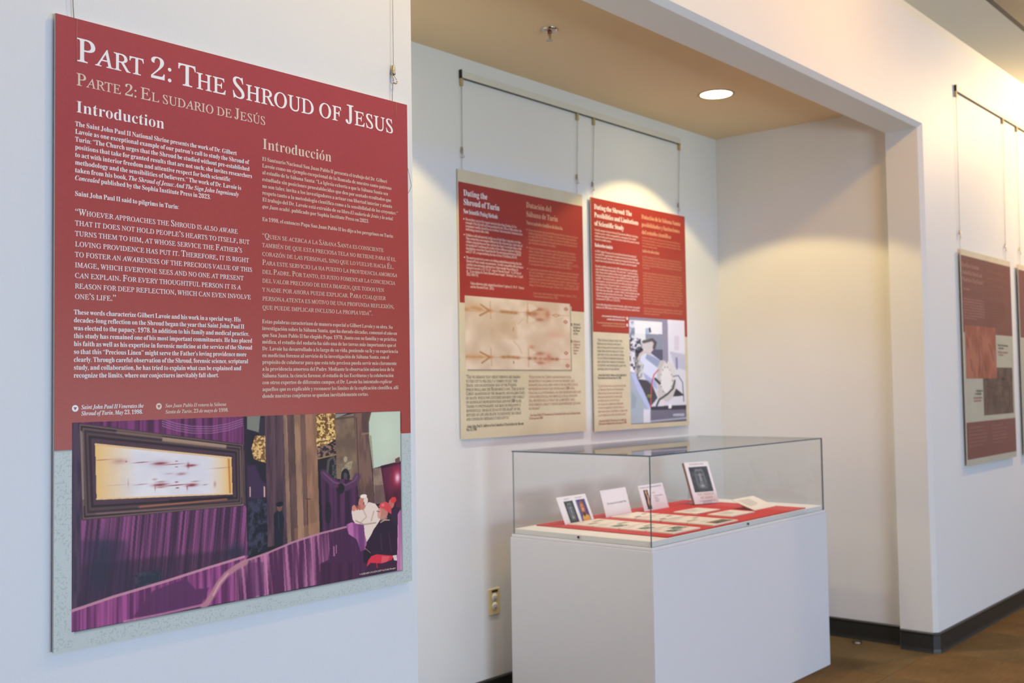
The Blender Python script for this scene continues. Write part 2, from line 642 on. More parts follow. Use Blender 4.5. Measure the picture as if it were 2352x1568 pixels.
def glyph(ch, st, res):
    global _H
    k = (ch, st, res)
    if k in GL:
        return GL[k]
    H = chr(0x1D407)
    if _H is None:
        v, _ = _text_mesh(H, 1)
        v2, _ = _text_mesh(H + H, 1)
        _H = (v2[:, 0].max() - v[:, 0].max(), v[:, 1].max(), v2[:, 0].max())
    adv_h, cap, w2 = _H
    base = ACC.get(ch) or TIL.get(ch) or ch
    if base == ' ':
        GL[k] = (np.zeros((0, 2)), np.zeros((0, 3), dtype=np.int64), 0.30 / cap * 0.62)
        return GL[k]
    cp = codepoint(base, st)
    v, t = _text_mesh(cp, res, (0.009 if res > 4 else 0.005) if st == 'T' and base.isalpha() else (-0.01 if st == 'T' and base.isdigit() and res > 2 else (-0.007 if st == 'R' and res > 3 else 0.0)))
    vv, _ = _text_mesh(H + cp + H, 1)
    adv = vv[:, 0].max() - w2
    v = v.copy()
    if st == 'T' and base.isalpha():
        v[:, 0] -= (v[:, 1] - 0.33) * SLANT
    if ch in ACC or ch in TIL:
        up = base.isupper()
        cx = (v[:, 0].min() + v[:, 0].max()) / 2
        y0 = v[:, 1].max() + (0.05 if base != 'i' else -0.12)
        if st == 'I':
            cx += 0.06
        n = len(v)
        if ch in ACC:
            q = np.array([(cx - 0.06, y0), (cx + 0.01, y0), (cx + 0.16, y0 + 0.17), (cx + 0.04, y0 + 0.17)])
            v = np.vstack([v, q])
            t = np.vstack([t, [(n, n + 1, n + 2), (n, n + 2, n + 3)]])
        else:
            xs = np.linspace(-0.16, 0.16, 5)
            ys = np.array([0.02, 0.08, 0.045, 0.01, 0.07])
            q = np.vstack([np.c_[cx + xs, y0 + ys], np.c_[cx + xs, y0 + ys + 0.06]])
            v = np.vstack([v, q])
            tt = []
            for i in range(4):
                tt += [(n + i, n + i + 1, n + i + 6), (n + i, n + i + 6, n + i + 5)]
            t = np.vstack([t, tt])
    GL[k] = (v / cap, t, adv / cap)     # unit = cap height
    return GL[k]


def layout(text, caps_small):
    """-> list of (char, style, scale); '_' toggles italics"""
    out = []
    it = False
    for ch in text:
        if ch == '_':
            it = not it
            continue
        sc = 1.0
        c = ch
        if caps_small and ch.islower():
            c = ch.upper()
            sc = 0.76
        if c in '“”"’‘':
            out.append((c, 'N', 1.0))
        elif c in 'ABCDEFGHIJKLMNOPQRSTUVWXYZabcdefghijklmnopqrstuvwxyz0123456789' or c in ACC or c in TIL:
            out.append((c, 'I' if it else ('T' if caps_small else 'R'), sc))
        else:
            out.append((c, 'N', sc))
    return out


def text_obj(name, lines, cap, material, parent, depth, res=2, small=False, italic=False, maxsx=1.05):
    """lines: (text, u0, u1, v) in mm on the panel, u right, v down; cap = capital height in mm"""
    V, T, n = [], [], 0
    for text, u0, u1, v in lines:
        seq = layout(('_' + text + '_') if italic else text, small)
        tot = sum(glyph(c, st, res)[2] * sc for c, st, sc in seq) * cap
        sx = (u1 - u0) / tot if u1 is not None else 0.74
        sx = min(sx, maxsx)
        x = u0
        for c, st, sc in seq:
            gv, gt, adv = glyph(c, st, res)
            if len(gv):
                V.append(np.c_[x + gv[:, 0] * cap * sc * sx, v - gv[:, 1] * cap * sc])
                T.append(gt + n)
                n += len(gv)
            x += adv * cap * sc * sx
    V = np.vstack(V)
    T = np.vstack(T)
    co = np.zeros((len(V), 3))
    co[:, 0] = V[:, 0] / 1000
    co[:, 1] = -depth
    co[:, 2] = -V[:, 1] / 1000
    return tri_obj(name, co, T, material, parent)


def tri_obj(name, co, T, material, parent):
    me = bpy.data.meshes.new(name)
    me.vertices.add(len(co))
    me.vertices.foreach_set('co', co.astype(np.float32).ravel())
    me.loops.add(len(T) * 3)
    me.polygons.add(len(T))
    me.loops.foreach_set('vertex_index', T.astype(np.int32).ravel())
    me.polygons.foreach_set('loop_start', np.arange(0, len(T) * 3, 3, dtype=np.int32))
    me.update(calc_edges=True)
    me.validate()
    return mesh_obj(name, me, material, parent)


def flat(name, pts, material, parent, depth):
    """flat printed field; pts (u, v) in mm"""
    me = bpy.data.meshes.new(name)
    me.from_pydata([(u / 1000, -depth, -v / 1000) for u, v in pts], [], [tuple(range(len(pts)))])
    return mesh_obj(name, me, material, parent)


def block(texts, spec):
    u0, vs, us = spec
    return [(t, u0, u, v) for t, u, v in zip(texts, us, vs)]


def disc_pts(u, v, r, n=20):
    return [(u + r * math.cos(2 * math.pi * k / n), v + r * math.sin(2 * math.pi * k / n)) for k in range(n)]


# ------------------------------------------------------------------ painting of printed photographs (flat print, kept as a colour attribute)
def vnoise(h, w, sy, sx, seed=0, octv=1):
    rg = np.random.default_rng(seed)
    out = np.zeros((h, w))
    amp = 1.0
    tot = 0
    for _ in range(octv):
        gh, gw = max(2, int(h / sy) + 2), max(2, int(w / sx) + 2)
        g = rg.random((gh, gw))
        yy = np.linspace(0, gh - 1.001, h)
        xx = np.linspace(0, gw - 1.001, w)
        y0 = yy.astype(int)
        x0 = xx.astype(int)
        fy = (yy - y0)[:, None]
        fx = (xx - x0)[None, :]
        fy = fy * fy * (3 - 2 * fy)
        fx = fx * fx * (3 - 2 * fx)
        y1 = np.minimum(y0 + 1, gh - 1)
        x1 = np.minimum(x0 + 1, gw - 1)
        out += amp * ((g[np.ix_(y0, x0)] * (1 - fx) + g[np.ix_(y0, x1)] * fx) * (1 - fy) + (g[np.ix_(y1, x0)] * (1 - fx) + g[np.ix_(y1, x1)] * fx) * fy)
        tot += amp
        amp *= 0.55
        sy = max(1, sy / 2)
        sx = max(1, sx / 2)
    return out / tot


class Paint:
    def __init__(s, w, h, col):
        s.w, s.h = w, h
        s.a = np.zeros((h, w, 3)) + np.array(col, float)
        s.X, s.Y = np.meshgrid((np.arange(w) + 0.5) / w * 1000, (np.arange(h) + 0.5) / h * 1000)
        s.seed = 1

    def mask(s, pts, soft=0):
        m = np.zeros((s.h, s.w), bool)
        n = len(pts)
        for i in range(n):
            x0, y0 = pts[i]
            x1, y1 = pts[(i + 1) % n]
            if y0 == y1:
                continue
            c = ((y0 > s.Y) != (y1 > s.Y)) & (s.X < (x1 - x0) * (s.Y - y0) / (y1 - y0) + x0)
            m ^= c
        return s.blur(m.astype(float), max(1, soft))

    def blur(s, m, k):
        for _ in range(k):
            p = np.pad(m, 1, mode='edge')
            m = (p[1:-1, 1:-1] * 2 + p[:-2, 1:-1] + p[2:, 1:-1] + p[1:-1, :-2] + p[1:-1, 2:]) / 6
        return m

    def put(s, m, col):
        c = np.array(col, float)
        if c.ndim == 1:
            c = c[None, None, :]
        s.a = s.a * (1 - m[..., None]) + c * m[..., None]

    def poly(s, pts, col, soft=0, alpha=1.0):
        s.put(s.mask(pts, soft) * alpha, col)

    def ell(s, x, y, rx, ry, col, soft=0, alpha=1.0):
        rx, ry = rx * s.ex, ry * s.ey
        m = ((((s.X - x) / rx) ** 2 + ((s.Y - y) / ry) ** 2) < 1).astype(float)
        s.put(s.blur(m, max(1, soft)) * alpha, col)

    def glow(s, x, y, rx, ry, col, alpha=1.0, p=1.0):
        rx, ry = rx * s.ex, ry * s.ey
        m = np.exp(-(((s.X - x) / rx) ** 2 + ((s.Y - y) / ry) ** 2) * p)
        s.put(m * alpha, col)

    def line(s, pts, wd, col, alpha=1.0, soft=0):
        m = np.zeros((s.h, s.w))
        asp = s.asp
        for (x0, y0), (x1, y1) in zip(pts, pts[1:]):
            dx, dy = (x1 - x0) * asp, (y1 - y0)
            L2 = dx * dx + dy * dy + 1e-9
            t = np.clip(((s.X - x0) * asp * dx + (s.Y - y0) * dy) / L2, 0, 1)
            d = np.hypot((s.X - x0) * asp - t * dx, s.Y - y0 - t * dy)
            m = np.maximum(m, np.clip((wd - d) / max(wd * 0.6, 1000 / s.h) + 0.5, 0, 1))
        if soft:
            m = s.blur(m, soft)
        s.put(m * alpha, col)

    asp = 1.8
    ex = ey = 1.0

    def drape(s, pts, ca, cb, period, seed=3, alpha=1.0, soft=0, lean=0.0, gam=1.0):
        """vertical cloth folds between two colours"""
        m = s.mask(pts, soft) * alpha
        nz = vnoise(s.h, s.w, s.h * 0.6, max(1.5, period / 1000 * s.w), seed, 1)
        n2 = vnoise(s.h, s.w, s.h * 0.3, max(1.2, period / 2200 * s.w), seed + 9, 1)
        if lean:
            sh = ((s.Y / 1000) * lean * s.w).astype(int)
            idx = (np.arange(s.w)[None, :] + sh) % s.w
            nz = np.take_along_axis(nz, idx, 1)
            n2 = np.take_along_axis(n2, idx, 1)
        f = np.clip(((nz * 0.65 + n2 * 0.35) - 0.28) / 0.44, 0, 1) ** gam
        c = np.array(ca, float) * (1 - f[..., None]) + np.array(cb, float) * f[..., None]
        s.put(m, c)

    def tex(s, pts, ca, cb, sy, sx, seed=5, alpha=1.0, soft=0, hard=1.0):
        m = s.mask(pts, soft) * alpha
        f = vnoise(s.h, s.w, sy, sx, seed, 3)
        f = np.clip((f - 0.5) * 3 * hard + 0.5, 0, 1)
        c = np.array(ca, float) * (1 - f[..., None]) + np.array(cb, float) * f[..., None]
        s.put(m, c)

    def to_obj(s, name, wmm, hmm, u, v, parent, depth, corners=None, quadpts=None):
        """make the printed sheet: a flat grid coloured per vertex; u, v = top left on the panel in mm"""
        a = np.clip(s.a, 0, 255) / 255
        lin = np.where(a <= 0.04045, a / 12.92, ((a + 0.055) / 1.055) ** 2.4)
        h, w = s.h, s.w
        gx, gy = np.meshgrid(np.linspace(0, 1, w), np.linspace(0, 1, h))
        co = np.zeros((h * w, 3), np.float32)
        co[:, 0] = (u + gx.ravel() * wmm) / 1000
        co[:, 1] = -depth
        co[:, 2] = -(v + gy.ravel() * hmm) / 1000
        i = (np.arange(h - 1)[:, None] * w + np.arange(w - 1)[None, :]).ravel()
        q = np.c_[i, i + w, i + w + 1, i + 1].astype(np.int32)
        me = bpy.data.meshes.new(name)
        me.vertices.add(h * w)
        me.vertices.foreach_set('co', co.ravel())
        me.loops.add(q.size)
        me.polygons.add(len(q))
        me.loops.foreach_set('vertex_index', q.ravel())
        me.polygons.foreach_set('loop_start', np.arange(0, q.size, 4, dtype=np.int32))
        me.update(calc_edges=True)
        at = me.color_attributes.new('ink', 'FLOAT_COLOR', 'POINT')
        c4 = np.ones((h * w, 4), np.float32)
        c4[:, :3] = lin.reshape(-1, 3)
        at.data.foreach_set('color', c4.ravel())
        return mesh_obj(name, me, M['photo'], parent)


def shade_strip(name, path, wd, base, dark, parent, depth):
    """printed drop shadow: a strip on the panel artwork whose ink fades from dark to the ground colour.
    path: (u, v, du, dv) points with the direction the ink fades in"""
    vs, cs, fs = [], [], []
    K = 4
    for (u, v, du, dv) in path:
        for k in range(K + 1):
            t = k / K
            vs.append(((u + du * wd * t) / 1000, -depth, -(v + dv * wd * t) / 1000))
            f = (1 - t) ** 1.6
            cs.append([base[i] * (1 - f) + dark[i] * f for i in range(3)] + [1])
    for i in range(len(path) - 1):
        for k in range(K):
            a = i * (K + 1) + k
            fs.append((a, a + 1, a + K + 2, a + K + 1))
    me = bpy.data.meshes.new(name)
    me.from_pydata(vs, [], fs)
    at = me.color_attributes.new('ink', 'FLOAT_COLOR', 'POINT')
    at.data.foreach_set('color', np.array(cs, np.float32).ravel())
    return mesh_obj(name, me, M['photo'], parent)


def panel(x0, z1, w, h, yfront, label, base, thick=0.0055, group=None):
    """hanging display panel; its empty sits at the front face's top left corner"""
    e = empty('exhibition_poster', (x0, yfront, z1), label, 'panel', group)
    m = MB().box(0, w, 0.0006, thick, -h, 0, bev=0.0006)
    m.build('foam_board', M['foam'], e)
    m = MB().quad([(0, 0, 0), (w, 0, 0), (w, 0, -h), (0, 0, -h)])
    m.build('printed_face', M[base], e)
    return e


# ================================================================== large red panel
EN, ES, HEAD = 'ink_white', 'ink_cream', 'ink_white'
pa = panel(0.9732, 0.7357, 0.9318, 1.2202, D - 0.012, 'large dark red title panel headed Part 2 on the left wall', 'sage')
flat('red_field', [(0, 0), (931.8, 0), (931.8, 846.3), (0, 840.7)], M['red_print'], pa, 0.00015)
rv = 840.7
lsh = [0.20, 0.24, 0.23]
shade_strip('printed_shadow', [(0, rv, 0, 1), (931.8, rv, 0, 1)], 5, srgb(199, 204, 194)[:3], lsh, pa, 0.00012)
c = 'dark_red'
text_obj('title_lettering', [('Part 2: The Shroud of Jesus', 41.7, 893.3, 83.3)], 44.4, M['ink_white'], pa, 0.0004, 6, small=True)
text_obj('subtitle_lettering', [('Parte 2: El sudario de Jesús', 41.2, 488.8, 131.6)], 23.6, M['ink_cream'], pa, 0.0004, 4, small=True)
text_obj('heading_lettering', [('Introduction', 41.3, 242.4, 185.1)], 22.7, M['ink_white'], pa, 0.0004, 4)
text_obj('heading_lettering', [('Introducción', 479.6, 680.0, 186.9)], 23.9, M['ink_cream'], pa, 0.0004, 4)
L = block(['The Saint John Paul II National Shrine presents the work of Dr. Gilbert', 'Lavoie as one exceptional example of our patron’s call to study the Shroud of',
           'Turin: “The Church urges that the Shroud be studied without pre-established', 'positions that take for granted results that are not such; she invites researchers',
           'to act with interior freedom and attentive respect for both scientific', 'methodology and the sensibilities of believers.” The work of Dr. Lavoie is',
           'taken from his book, _The Shroud of Jesus: And The Sign John Ingeniously_', '_Concealed_ published by the Sophia Institute Press in 2023.'],
          (39.5, [212.6, 227.7, 242.9, 258.0, 273.2, 288.3, 303.5, 318.6], [411.1, 442.9, 444.6, 451.5, 394.3, 422.5, 416.1, 344.5]))
L += [('Saint John Paul II said to pilgrims in Turin:', 39.2, 266.9, 349.3)]
L += block(['These words characterize Gilbert Lavoie and his work in a special way. His', 'decades-long reflection on the Shroud began the year that Saint John Paul II',
            'was elected to the papacy, 1978. In addition to his family and medical practice,', 'this study has remained one of his most important commitments. He has placed',
            'his faith as well as his expertise in forensic medicine at the service of the Shroud', 'so that this “Precious Linen” might serve the Father’s loving providence more',
            'clearly. Through careful observation of the Shroud, forensic science, scriptural', 'study, and collaboration, he has tried to explain what can be explained and',
            'recognize the limits, where our conjectures inevitably fall short.'],
           (37.9, [580.4, 595.7, 611.0, 626.2, 641.5, 656.8, 672.0, 687.3, 702.6], [420.1, 428.8, 441.7, 449.6, 449.6, 434.3, 438.5, 420.5, 363.4]))
text_obj('body_text', L, 9.3, M['ink_white'], pa, 0.0004, 2)
L = block(['“Whoever approaches the Shroud is also aware', 'that it does not hold people’s hearts to itself, but', 'turns them to him, at whose service the Father’s',
           'loving providence has put it. Therefore, it is right', 'to foster an awareness of the precious value of this', 'image, which everyone sees and no one at present',
           'can explain. For every thoughtful person it is a', 'reason for deep reflection, which can even involve', 'one’s life.”'],
          (39.7, [386.7, 407.2, 427.6, 448.1, 468.5, 488.9, 509.4, 529.8, 550.2], [413.1, 443.5, 424.4, 441.9, 450.5, 427.5, 420.3, 446.7, 125.7]))
text_obj('quotation_text', L, 12.2, M['ink_white'], pa, 0.0004, 3, small=True)
L = block(['El Santuario Nacional San Juan Pablo II presenta el trabajo del Dr. Gilbert', 'Lavoie como un ejemplo excepcional de la llamada de nuestro santo patrono',
           'al estudio de la Sábana Santa: “La Iglesia exhorta a que la Sábana Santa sea', 'estudiada sin posiciones preestablecidas que den por sentado resultados que',
           'no son tales; invita a los investigadores a actuar con libertad interior y atento', 'respeto tanto a la metodología científica como a la sensibilidad de los creyentes.”',
           'El trabajo del Dr. Lavoie está extraído de su libro _El sudario de Jesús y la señal_', '_que Juan ocultó_, publicado por Sophia Institute Press en 2023.'],
          (478.4, [213.9, 229.3, 244.7, 260.1, 275.5, 290.9, 306.3, 321.7], [859.3, 874.0, 861.8, 872.6, 875.4, 894.9, 878.0, 797.1]))
L += [('En 1998, el entonces Papa San Juan Pablo II les dijo a los peregrinos en Turín:', 477.9, 879.7, 350.9)]
L += block(['Estas palabras caracterizan de manera especial a Gilbert Lavoie y su obra. Su', 'investigación sobre la Sábana Santa, que ha durado décadas, comenzó el año en',
            'que San Juan Pablo II fue elegido Papa: 1978. Junto con su familia y su práctica', 'médica, el estudio del sudario ha sido una de las tareas más importantes que el',
            'Dr. Lavoie ha desarrollado a lo largo de su vida, poniendo su fe y su experiencia', 'en medicina forense al servicio de la investigación de Sábana Santa, con el',
            'propósito de colaborar para que esta tela preciosa pueda servir más claramente', 'a la providencia amorosa del Padre. Mediante la observación minuciosa de la',
            'Sábana Santa, la ciencia forense, el estudio de las Escrituras y la colaboración', 'con otros expertos de diferentes campos, el Dr. Lavoie ha intentado explicar',
            'aquellos que es explicable y reconocer los límites de la explicación científica, allí', 'donde nuestras conjeturas se quedan inevitablemente cortas.'],
           (476.0, [581.8, 597.0, 612.2, 627.4, 642.6, 657.7, 672.9, 688.1, 703.3, 718.5, 733.7, 748.9], [872.9, 887.9, 885.3, 883.9, 890.4, 859.8, 885.6, 876.4, 874.3, 869.2, 890.7, 790.6]))
text_obj('body_text', L, 8.6, M['ink_cream'], pa, 0.0004, 2)
L = block(['“Quien se acerca a la Sábana Santa es consciente', 'también de que esta preciosa tela no retiene para sí el', 'corazón de las personas, sino que lo vuelve hacia Él.',
           'Para este servicio la ha puesto la providencia amorosa', 'del Padre. Por tanto, es justo fomentar la conciencia', 'del valor precioso de esta imagen, que todos ven',
           'y nadie por ahora puede explicar. Para cualquier', 'persona atenta es motivo de una profunda reflexión,', 'que puede implicar incluso la propia vida”.'],
          (477.2, [389.8, 409.9, 430.0, 450.1, 470.2, 490.3, 510.4, 530.5, 550.6], [845.1, 886.4, 879.3, 890.3, 883.0, 845.2, 850.3, 879.1, 806.0]))
text_obj('quotation_text', L, 11.4, M['ink_cream'], pa, 0.0004, 3, small=True)
# captions with their round arrow marks
for (u, v, r, mm) in ((41.2, 761.9, 6.5, 'ink_white'), (219.8, 762.0, 6.7, 'ink_cream')):
    flat('caption_mark', disc_pts(u, v, r), M[mm], pa, 0.0004)
    flat('caption_arrow', [(u - r * 0.55, v - r * 0.35), (u + r * 0.55, v - r * 0.35), (u, v + r * 0.6)], M['red_print'], pa, 0.0006)
text_obj('caption_text', [('Saint John Paul II Venerates the', 53.4, 185.8, 763.8), ('Shroud of Turin, May 23, 1998.', 53.4, 183.9, 775.9)],
         8.2, M['ink_white'], pa, 0.0004, 2, italic=True)
text_obj('caption_text', [('San Juan Pablo II venera la Sábana', 234.4, 382.1, 764.6), ('Santa de Turín, 23 de mayo de 1998.', 234.4, 387.6, 777.2)],
         7.6, M['ink_cream'], pa, 0.0004, 2, italic=True)

# the printed photograph of the ceremony
P = Paint(760, 430, (48, 34, 50))
P.asp = 1.77
PW = [(-1, -5), (455, 3), (454, -1), (453, 158), (452, 154), (18, 6)]
P.drape([(-3, -11), (455, 1), (455, 165), (18, 6)], (76, 34, 72), (132, 62, 122), 10, 3)
P.drape([(429, -2), (453, -2), (453, 162), (429, 130)], (80, 36, 76), (124, 60, 114), 9, 4)
for k in range(4):
    P.line([(224, -2), (260, 24), (305, 43), (360, 48), (408, 37), (452, 14)] if k == 0 else [(x, y + k * 12) for x, y in [(224, -2), (260, 24), (305, 43), (360, 48), (408, 37), (452, 14)]], 3, (166, 120, 170), 0.6)
# left dark post
P.tex([(-3, -7), (20, -3), (26, 482), (23, 889), (-2, 900)], (58, 42, 66), (80, 60, 84), 60, 6, 8)
# lower curtain
P.drape([(22, 469), (456, 489), (461, 488), (465, 763), (427, 814), (453, 765), (23, 889)], (66, 36, 66), (146, 78, 134), 6, 11, lean=0.05)
P.poly([(23, 685), (455, 721), (455, 774), (23, 891)], (46, 32, 50), 40, 0.55)
P.poly([(23, 567), (131, 595), (148, 868), (23, 891)], (54, 40, 68), 30, 0.55)
for (x, y, rx, ry) in ((75.1, 645, 23.9, 95.8), (63.4, 745, 17.8, 79.4), (181, 805, 31.9, 49.4), (426, 731, 29.4, 44.2), (207, 805, 17.2, 33.2)):
    P.glow(x, y, rx, ry, (44, 44, 66), 0.75)
P.tex([(152, 764), (220, 776), (215, 832), (156, 855)], (38, 46, 60), (72, 70, 90), 8, 8, 21, 0.7, 3)
# frame around the lit cloth
FR = [(17, 4), (452, 151), (460, 185), (459, 481), (454, 488), (25, 474)]
P.tex(FR, (66, 48, 56), (84, 64, 66), 40, 60, 12)
o4, i4 = [(17, 6), (452, 154), (452, 488), (26, 472)], [(53, 101), (421, 213), (424, 423), (58, 385)]
for t, cc, wdt in ((0.08, (120, 96, 90), 4), (0.16, (46, 32, 40), 4), (0.28, (106, 84, 82), 5), (0.4, (58, 42, 50), 5), (0.55, (92, 70, 70), 5), (0.7, (44, 30, 38), 6), (0.86, (84, 52, 74), 5)):
    q = [(a_[0] * (1 - t) + b_[0] * t, a_[1] * (1 - t) + b_[1] * t) for a_, b_ in zip(o4, i4)]
    P.line(q + [q[0]], wdt, cc, 0.85)
P.poly([(224, 91), (403, 151), (403, 170), (224, 113)], (196, 172, 140), 4, 0.75)
P.poly([(107, 45), (224, 84), (224, 98), (107, 62)], (150, 126, 110), 5, 0.6)
P.line([(22, 46), (25, 229), (27, 371)], 4, (170, 150, 140), 0.7)
P.line([(25, 54), (29, 403)], 2, (150, 130, 122), 0.6)
P.line([(165, 437), (402, 443)], 5, (196, 120, 84), 0.7, 2)
P.line([(59, 449), (451, 482)], 4, (150, 120, 112), 0.6, 1)
P.poly([(242, 417), (422, 428), (422, 439), (242, 432)], (36, 24, 30), 2, 0.8)
# the lit cloth
CL = [(55, 107), (417, 220), (420, 419), (59, 381)]
P.tex(CL, (240, 244, 252), (228, 232, 246), 60, 80, 13)
cm = P.mask(CL)
gx0 = CL[0][0]
P.put(cm * np.clip(1 - (P.X - gx0) / 105, 0, 1) ** 1.1, (248, 206, 130))
P.put(cm * np.clip((P.X - (CL[1][0] - 75)) / 75, 0, 1) ** 1.5, (246, 200, 116))
P.line([(409, 219), (413, 416)], 5, (206, 138, 60), 0.9)
P.line([(56, 111), (416, 223)], 5, (236, 200, 150), 0.9)
P.line([(59, 377), (419, 417)], 4, (244, 206, 150), 0.8)
for y, st in ((382, 0), (512, 1)):
    for (x, yy, rx, ry, al) in ((70.9, 189, 23.9, 2.41, 0.4), (115, 201, 16.4, 13, 0.25), (169, 214, 16.9, 2.48, 0.7), (218, 226, 16.5, 5.88, 0.75), (218, 226, 22.7, 18.5, 0.18), (255, 235, 26.7, 2.12, 0.6), (302, 248, 13.7, 6.02, 0.75), (294, 247, 3.62, 13.7, 0.6), (262, 220, 3.56, 2.55, 0.6), (262, 250, 3.56, 2.55, 0.6), (388, 273, 28.9, 2.2, 0.3), (131, 205, 2.47, 4.09, 0.5)) if st == 0 else (
            (218, 335, 18.3, 6.71, 0.85), (220, 320, 13, 4.2, 0.4), (220, 348, 13, 4.19, 0.4), (262, 344, 26.8, 2.55, 0.85), (304, 351, 14.6, 7.74, 0.8), (262, 328, 4, 3.4, 0.7), (264, 359, 4, 3.4, 0.7), (169, 325, 16.9, 2.48, 0.4), (107, 318, 24.4, 1.62, 0.2), (341, 355, 7.45, 2.61, 0.4), (204, 305, 6.01, 5.01, 0.3), (313, 333, 11, 3.45, 0.4), (369, 357, 3.78, 14, 0.3), (136, 314, 1.65, 18, 0.2), (275, 288, 12.6, 6.83, 0.4), (242, 282, 10.6, 4.23, 0.2), (205, 347, 1.72, 16.7, 0.35), (291, 361, 2.26, 13.7, 0.4)):
        P.glow(x, yy, rx, ry, (140, 52, 60), min(1, al * 1.25))
# dark bay right of the frame
P.ex, P.ey = 0.42, 0.8
P.poly([(454, -1), (524, -1), (527, 772), (467, 774), (461, 492)], (38, 30, 42))
P.poly([(454, -1), (465, 0), (468, 486), (459, 484)], (44, 32, 44))
P.line([(444, 190), (447, 438)], 5, (120, 96, 84), 0.7)
P.line([(455, 191), (457, 469)], 3, (92, 74, 70), 0.6)
P.poly([(464, 0), (506, 0), (501, 93), (465, 71)], (128, 134, 124), 2)
P.poly([(504, 19), (519, 5), (520, 111), (501, 109)], (54, 44, 56), 2)
P.tex([(489, 110), (522, 111), (523, 266), (485, 239), (477, 179)], (126, 90, 50), (236, 200, 130), 5, 5, 31, 1, 1, 1.6)
P.poly([(464, 273), (489, 269), (509, 361), (522, 378), (524, 460), (466, 456)], (72, 44, 84), 6, 0.8)
for q in ([(471, 388), (475, 389), (475, 445), (471, 444)], [(514, 392), (519, 392), (520, 453), (514, 452)]):
    P.poly(q, (206, 176, 160))
P.tex([(466, 456), (526, 460), (529, 758), (467, 774)], (26, 26, 34), (62, 60, 84), 10, 8, 22, 1, 2)
# first pier
P.tex([(519, -1), (585, 0), (589, 740), (544, 755), (527, 743), (524, 438)], (70, 50, 62), (98, 72, 82), 120, 10, 23)
# lit pier with flutes
ST = [(360, 390, (150, 120, 100)), (390, 440, (100, 74, 70)), (440, 488, (158, 126, 100)), (488, 522, (112, 84, 74)), (522, 608, (156, 118, 92))]
for x0, x1, cc in ST:
    d0, d1 = (x0 - 360) / 248, (x1 - 360) / 248
    q = [(lambda x, y: (0.44492 * x + -0.0014448 * y + -3.0723e-06 * x * y + 417.99, 0.018315 * x + 0.72277 * y + 8.8953e-05 * x * y + -88.12))(x0,108-8*d0), (lambda x, y: (0.44492 * x + -0.0014448 * y + -3.0723e-06 * x * y + 417.99, 0.018315 * x + 0.72277 * y + 8.8953e-05 * x * y + -88.12))(x1,108-8*d1), (lambda x, y: (0.44492 * x + -0.0014448 * y + -3.0723e-06 * x * y + 417.99, 0.018315 * x + 0.72277 * y + 8.8953e-05 * x * y + -88.12))(392+244*d1,1085-98*d1), (lambda x, y: (0.44492 * x + -0.0014448 * y + -3.0723e-06 * x * y + 417.99, 0.018315 * x + 0.72277 * y + 8.8953e-05 * x * y + -88.12))(392+244*d0,1085-98*d0)]
    P.tex(q, tuple(c_ * 0.9 for c_ in cc), tuple(min(255, c_ * 1.08) for c_ in cc), 70, 12, 24 + x0)
P.poly([(647, 487), (665, 491), (664, 652), (650, 649)], (170, 116, 90), 2, 0.35)
P.line([(656, 491), (656, 646)], 3, (84, 54, 48), 0.8)
P.line([(652, 489), (665, 493)], 3, (84, 54, 48), 0.8)
P.poly([(611, 651), (696, 628), (698, 695), (613, 735)], (188, 140, 104), 5, 0.35)
# gilded bay
P.poly([(688, -1), (756, 0), (758, 417), (702, 361), (694, 266)], (40, 32, 36))
P.tex([(688, -1), (755, 0), (757, 155), (726, 184), (689, 219)], (120, 84, 44), (240, 208, 130), 5, 5, 41, 1, 1, 1.8)
P.line([(722, 2), (719, 160)], 4, (90, 60, 36), 0.5, 1)
P.line([(690, 157), (755, 147)], 5, (250, 226, 160), 0.6, 1)
P.tex([(691, 192), (757, 171), (757, 243), (693, 266)], (52, 38, 40), (160, 128, 110), 5, 7, 42, 0.9, 1, 1.4)
P.line([(693, 263), (757, 246)], 4, (176, 140, 90), 0.9)
P.line([(725, 349), (730, 279), (746, 257), (756, 298)], 8, (120, 116, 108), 0.6, 1)
P.tex([(741, 296), (759, 299), (758, 401), (743, 383)], (34, 34, 38), (110, 106, 100), 5, 5, 43, 0.8, 1)
# right stone pier and arch
P.tex([(754, 28), (823, 5), (834, 381), (833, 510), (758, 441)], (112, 92, 76), (140, 118, 94), 40, 30, 44)
P.line([(755, 35), (823, 26)], 6, (84, 66, 60), 0.7)
P.poly([(755, 4), (802, 4), (755, 31)], (170, 178, 160), 2, 0.8)
P.tex([(822, 5), (892, 5), (877, 127), (896, 563), (836, 511)], (96, 70, 64), (128, 98, 86), 60, 14, 45)
P.line([(831, 33), (839, 495)], 3, (70, 50, 50), 0.7)
P.poly([(852, 7), (887, 4), (876, 45), (871, 126), (851, 124)], (84, 62, 58), 4, 0.8)
P.line([(853, 133), (878, 130)], 5, (150, 124, 104), 0.8)
P.poly([(887, 3), (1001, 3), (1000, 325), (923, 339), (891, 348), (877, 143), (878, 61)], (200, 222, 204), 2)
P.glow(*(937, 140), 90, 160, (212, 234, 216), 0.7)
P.poly([(877, 143), (886, 145), (895, 342), (890, 347)], (160, 156, 130), 2, 0.8)
P.tex([(890, 347), (932, 345), (939, 464), (942, 572), (896, 565)], (124, 100, 92), (158, 136, 118), 20, 14, 46)
P.poly([(897, 453), (938, 455), (941, 568), (899, 565)], (104, 80, 78), 3, 0.7)
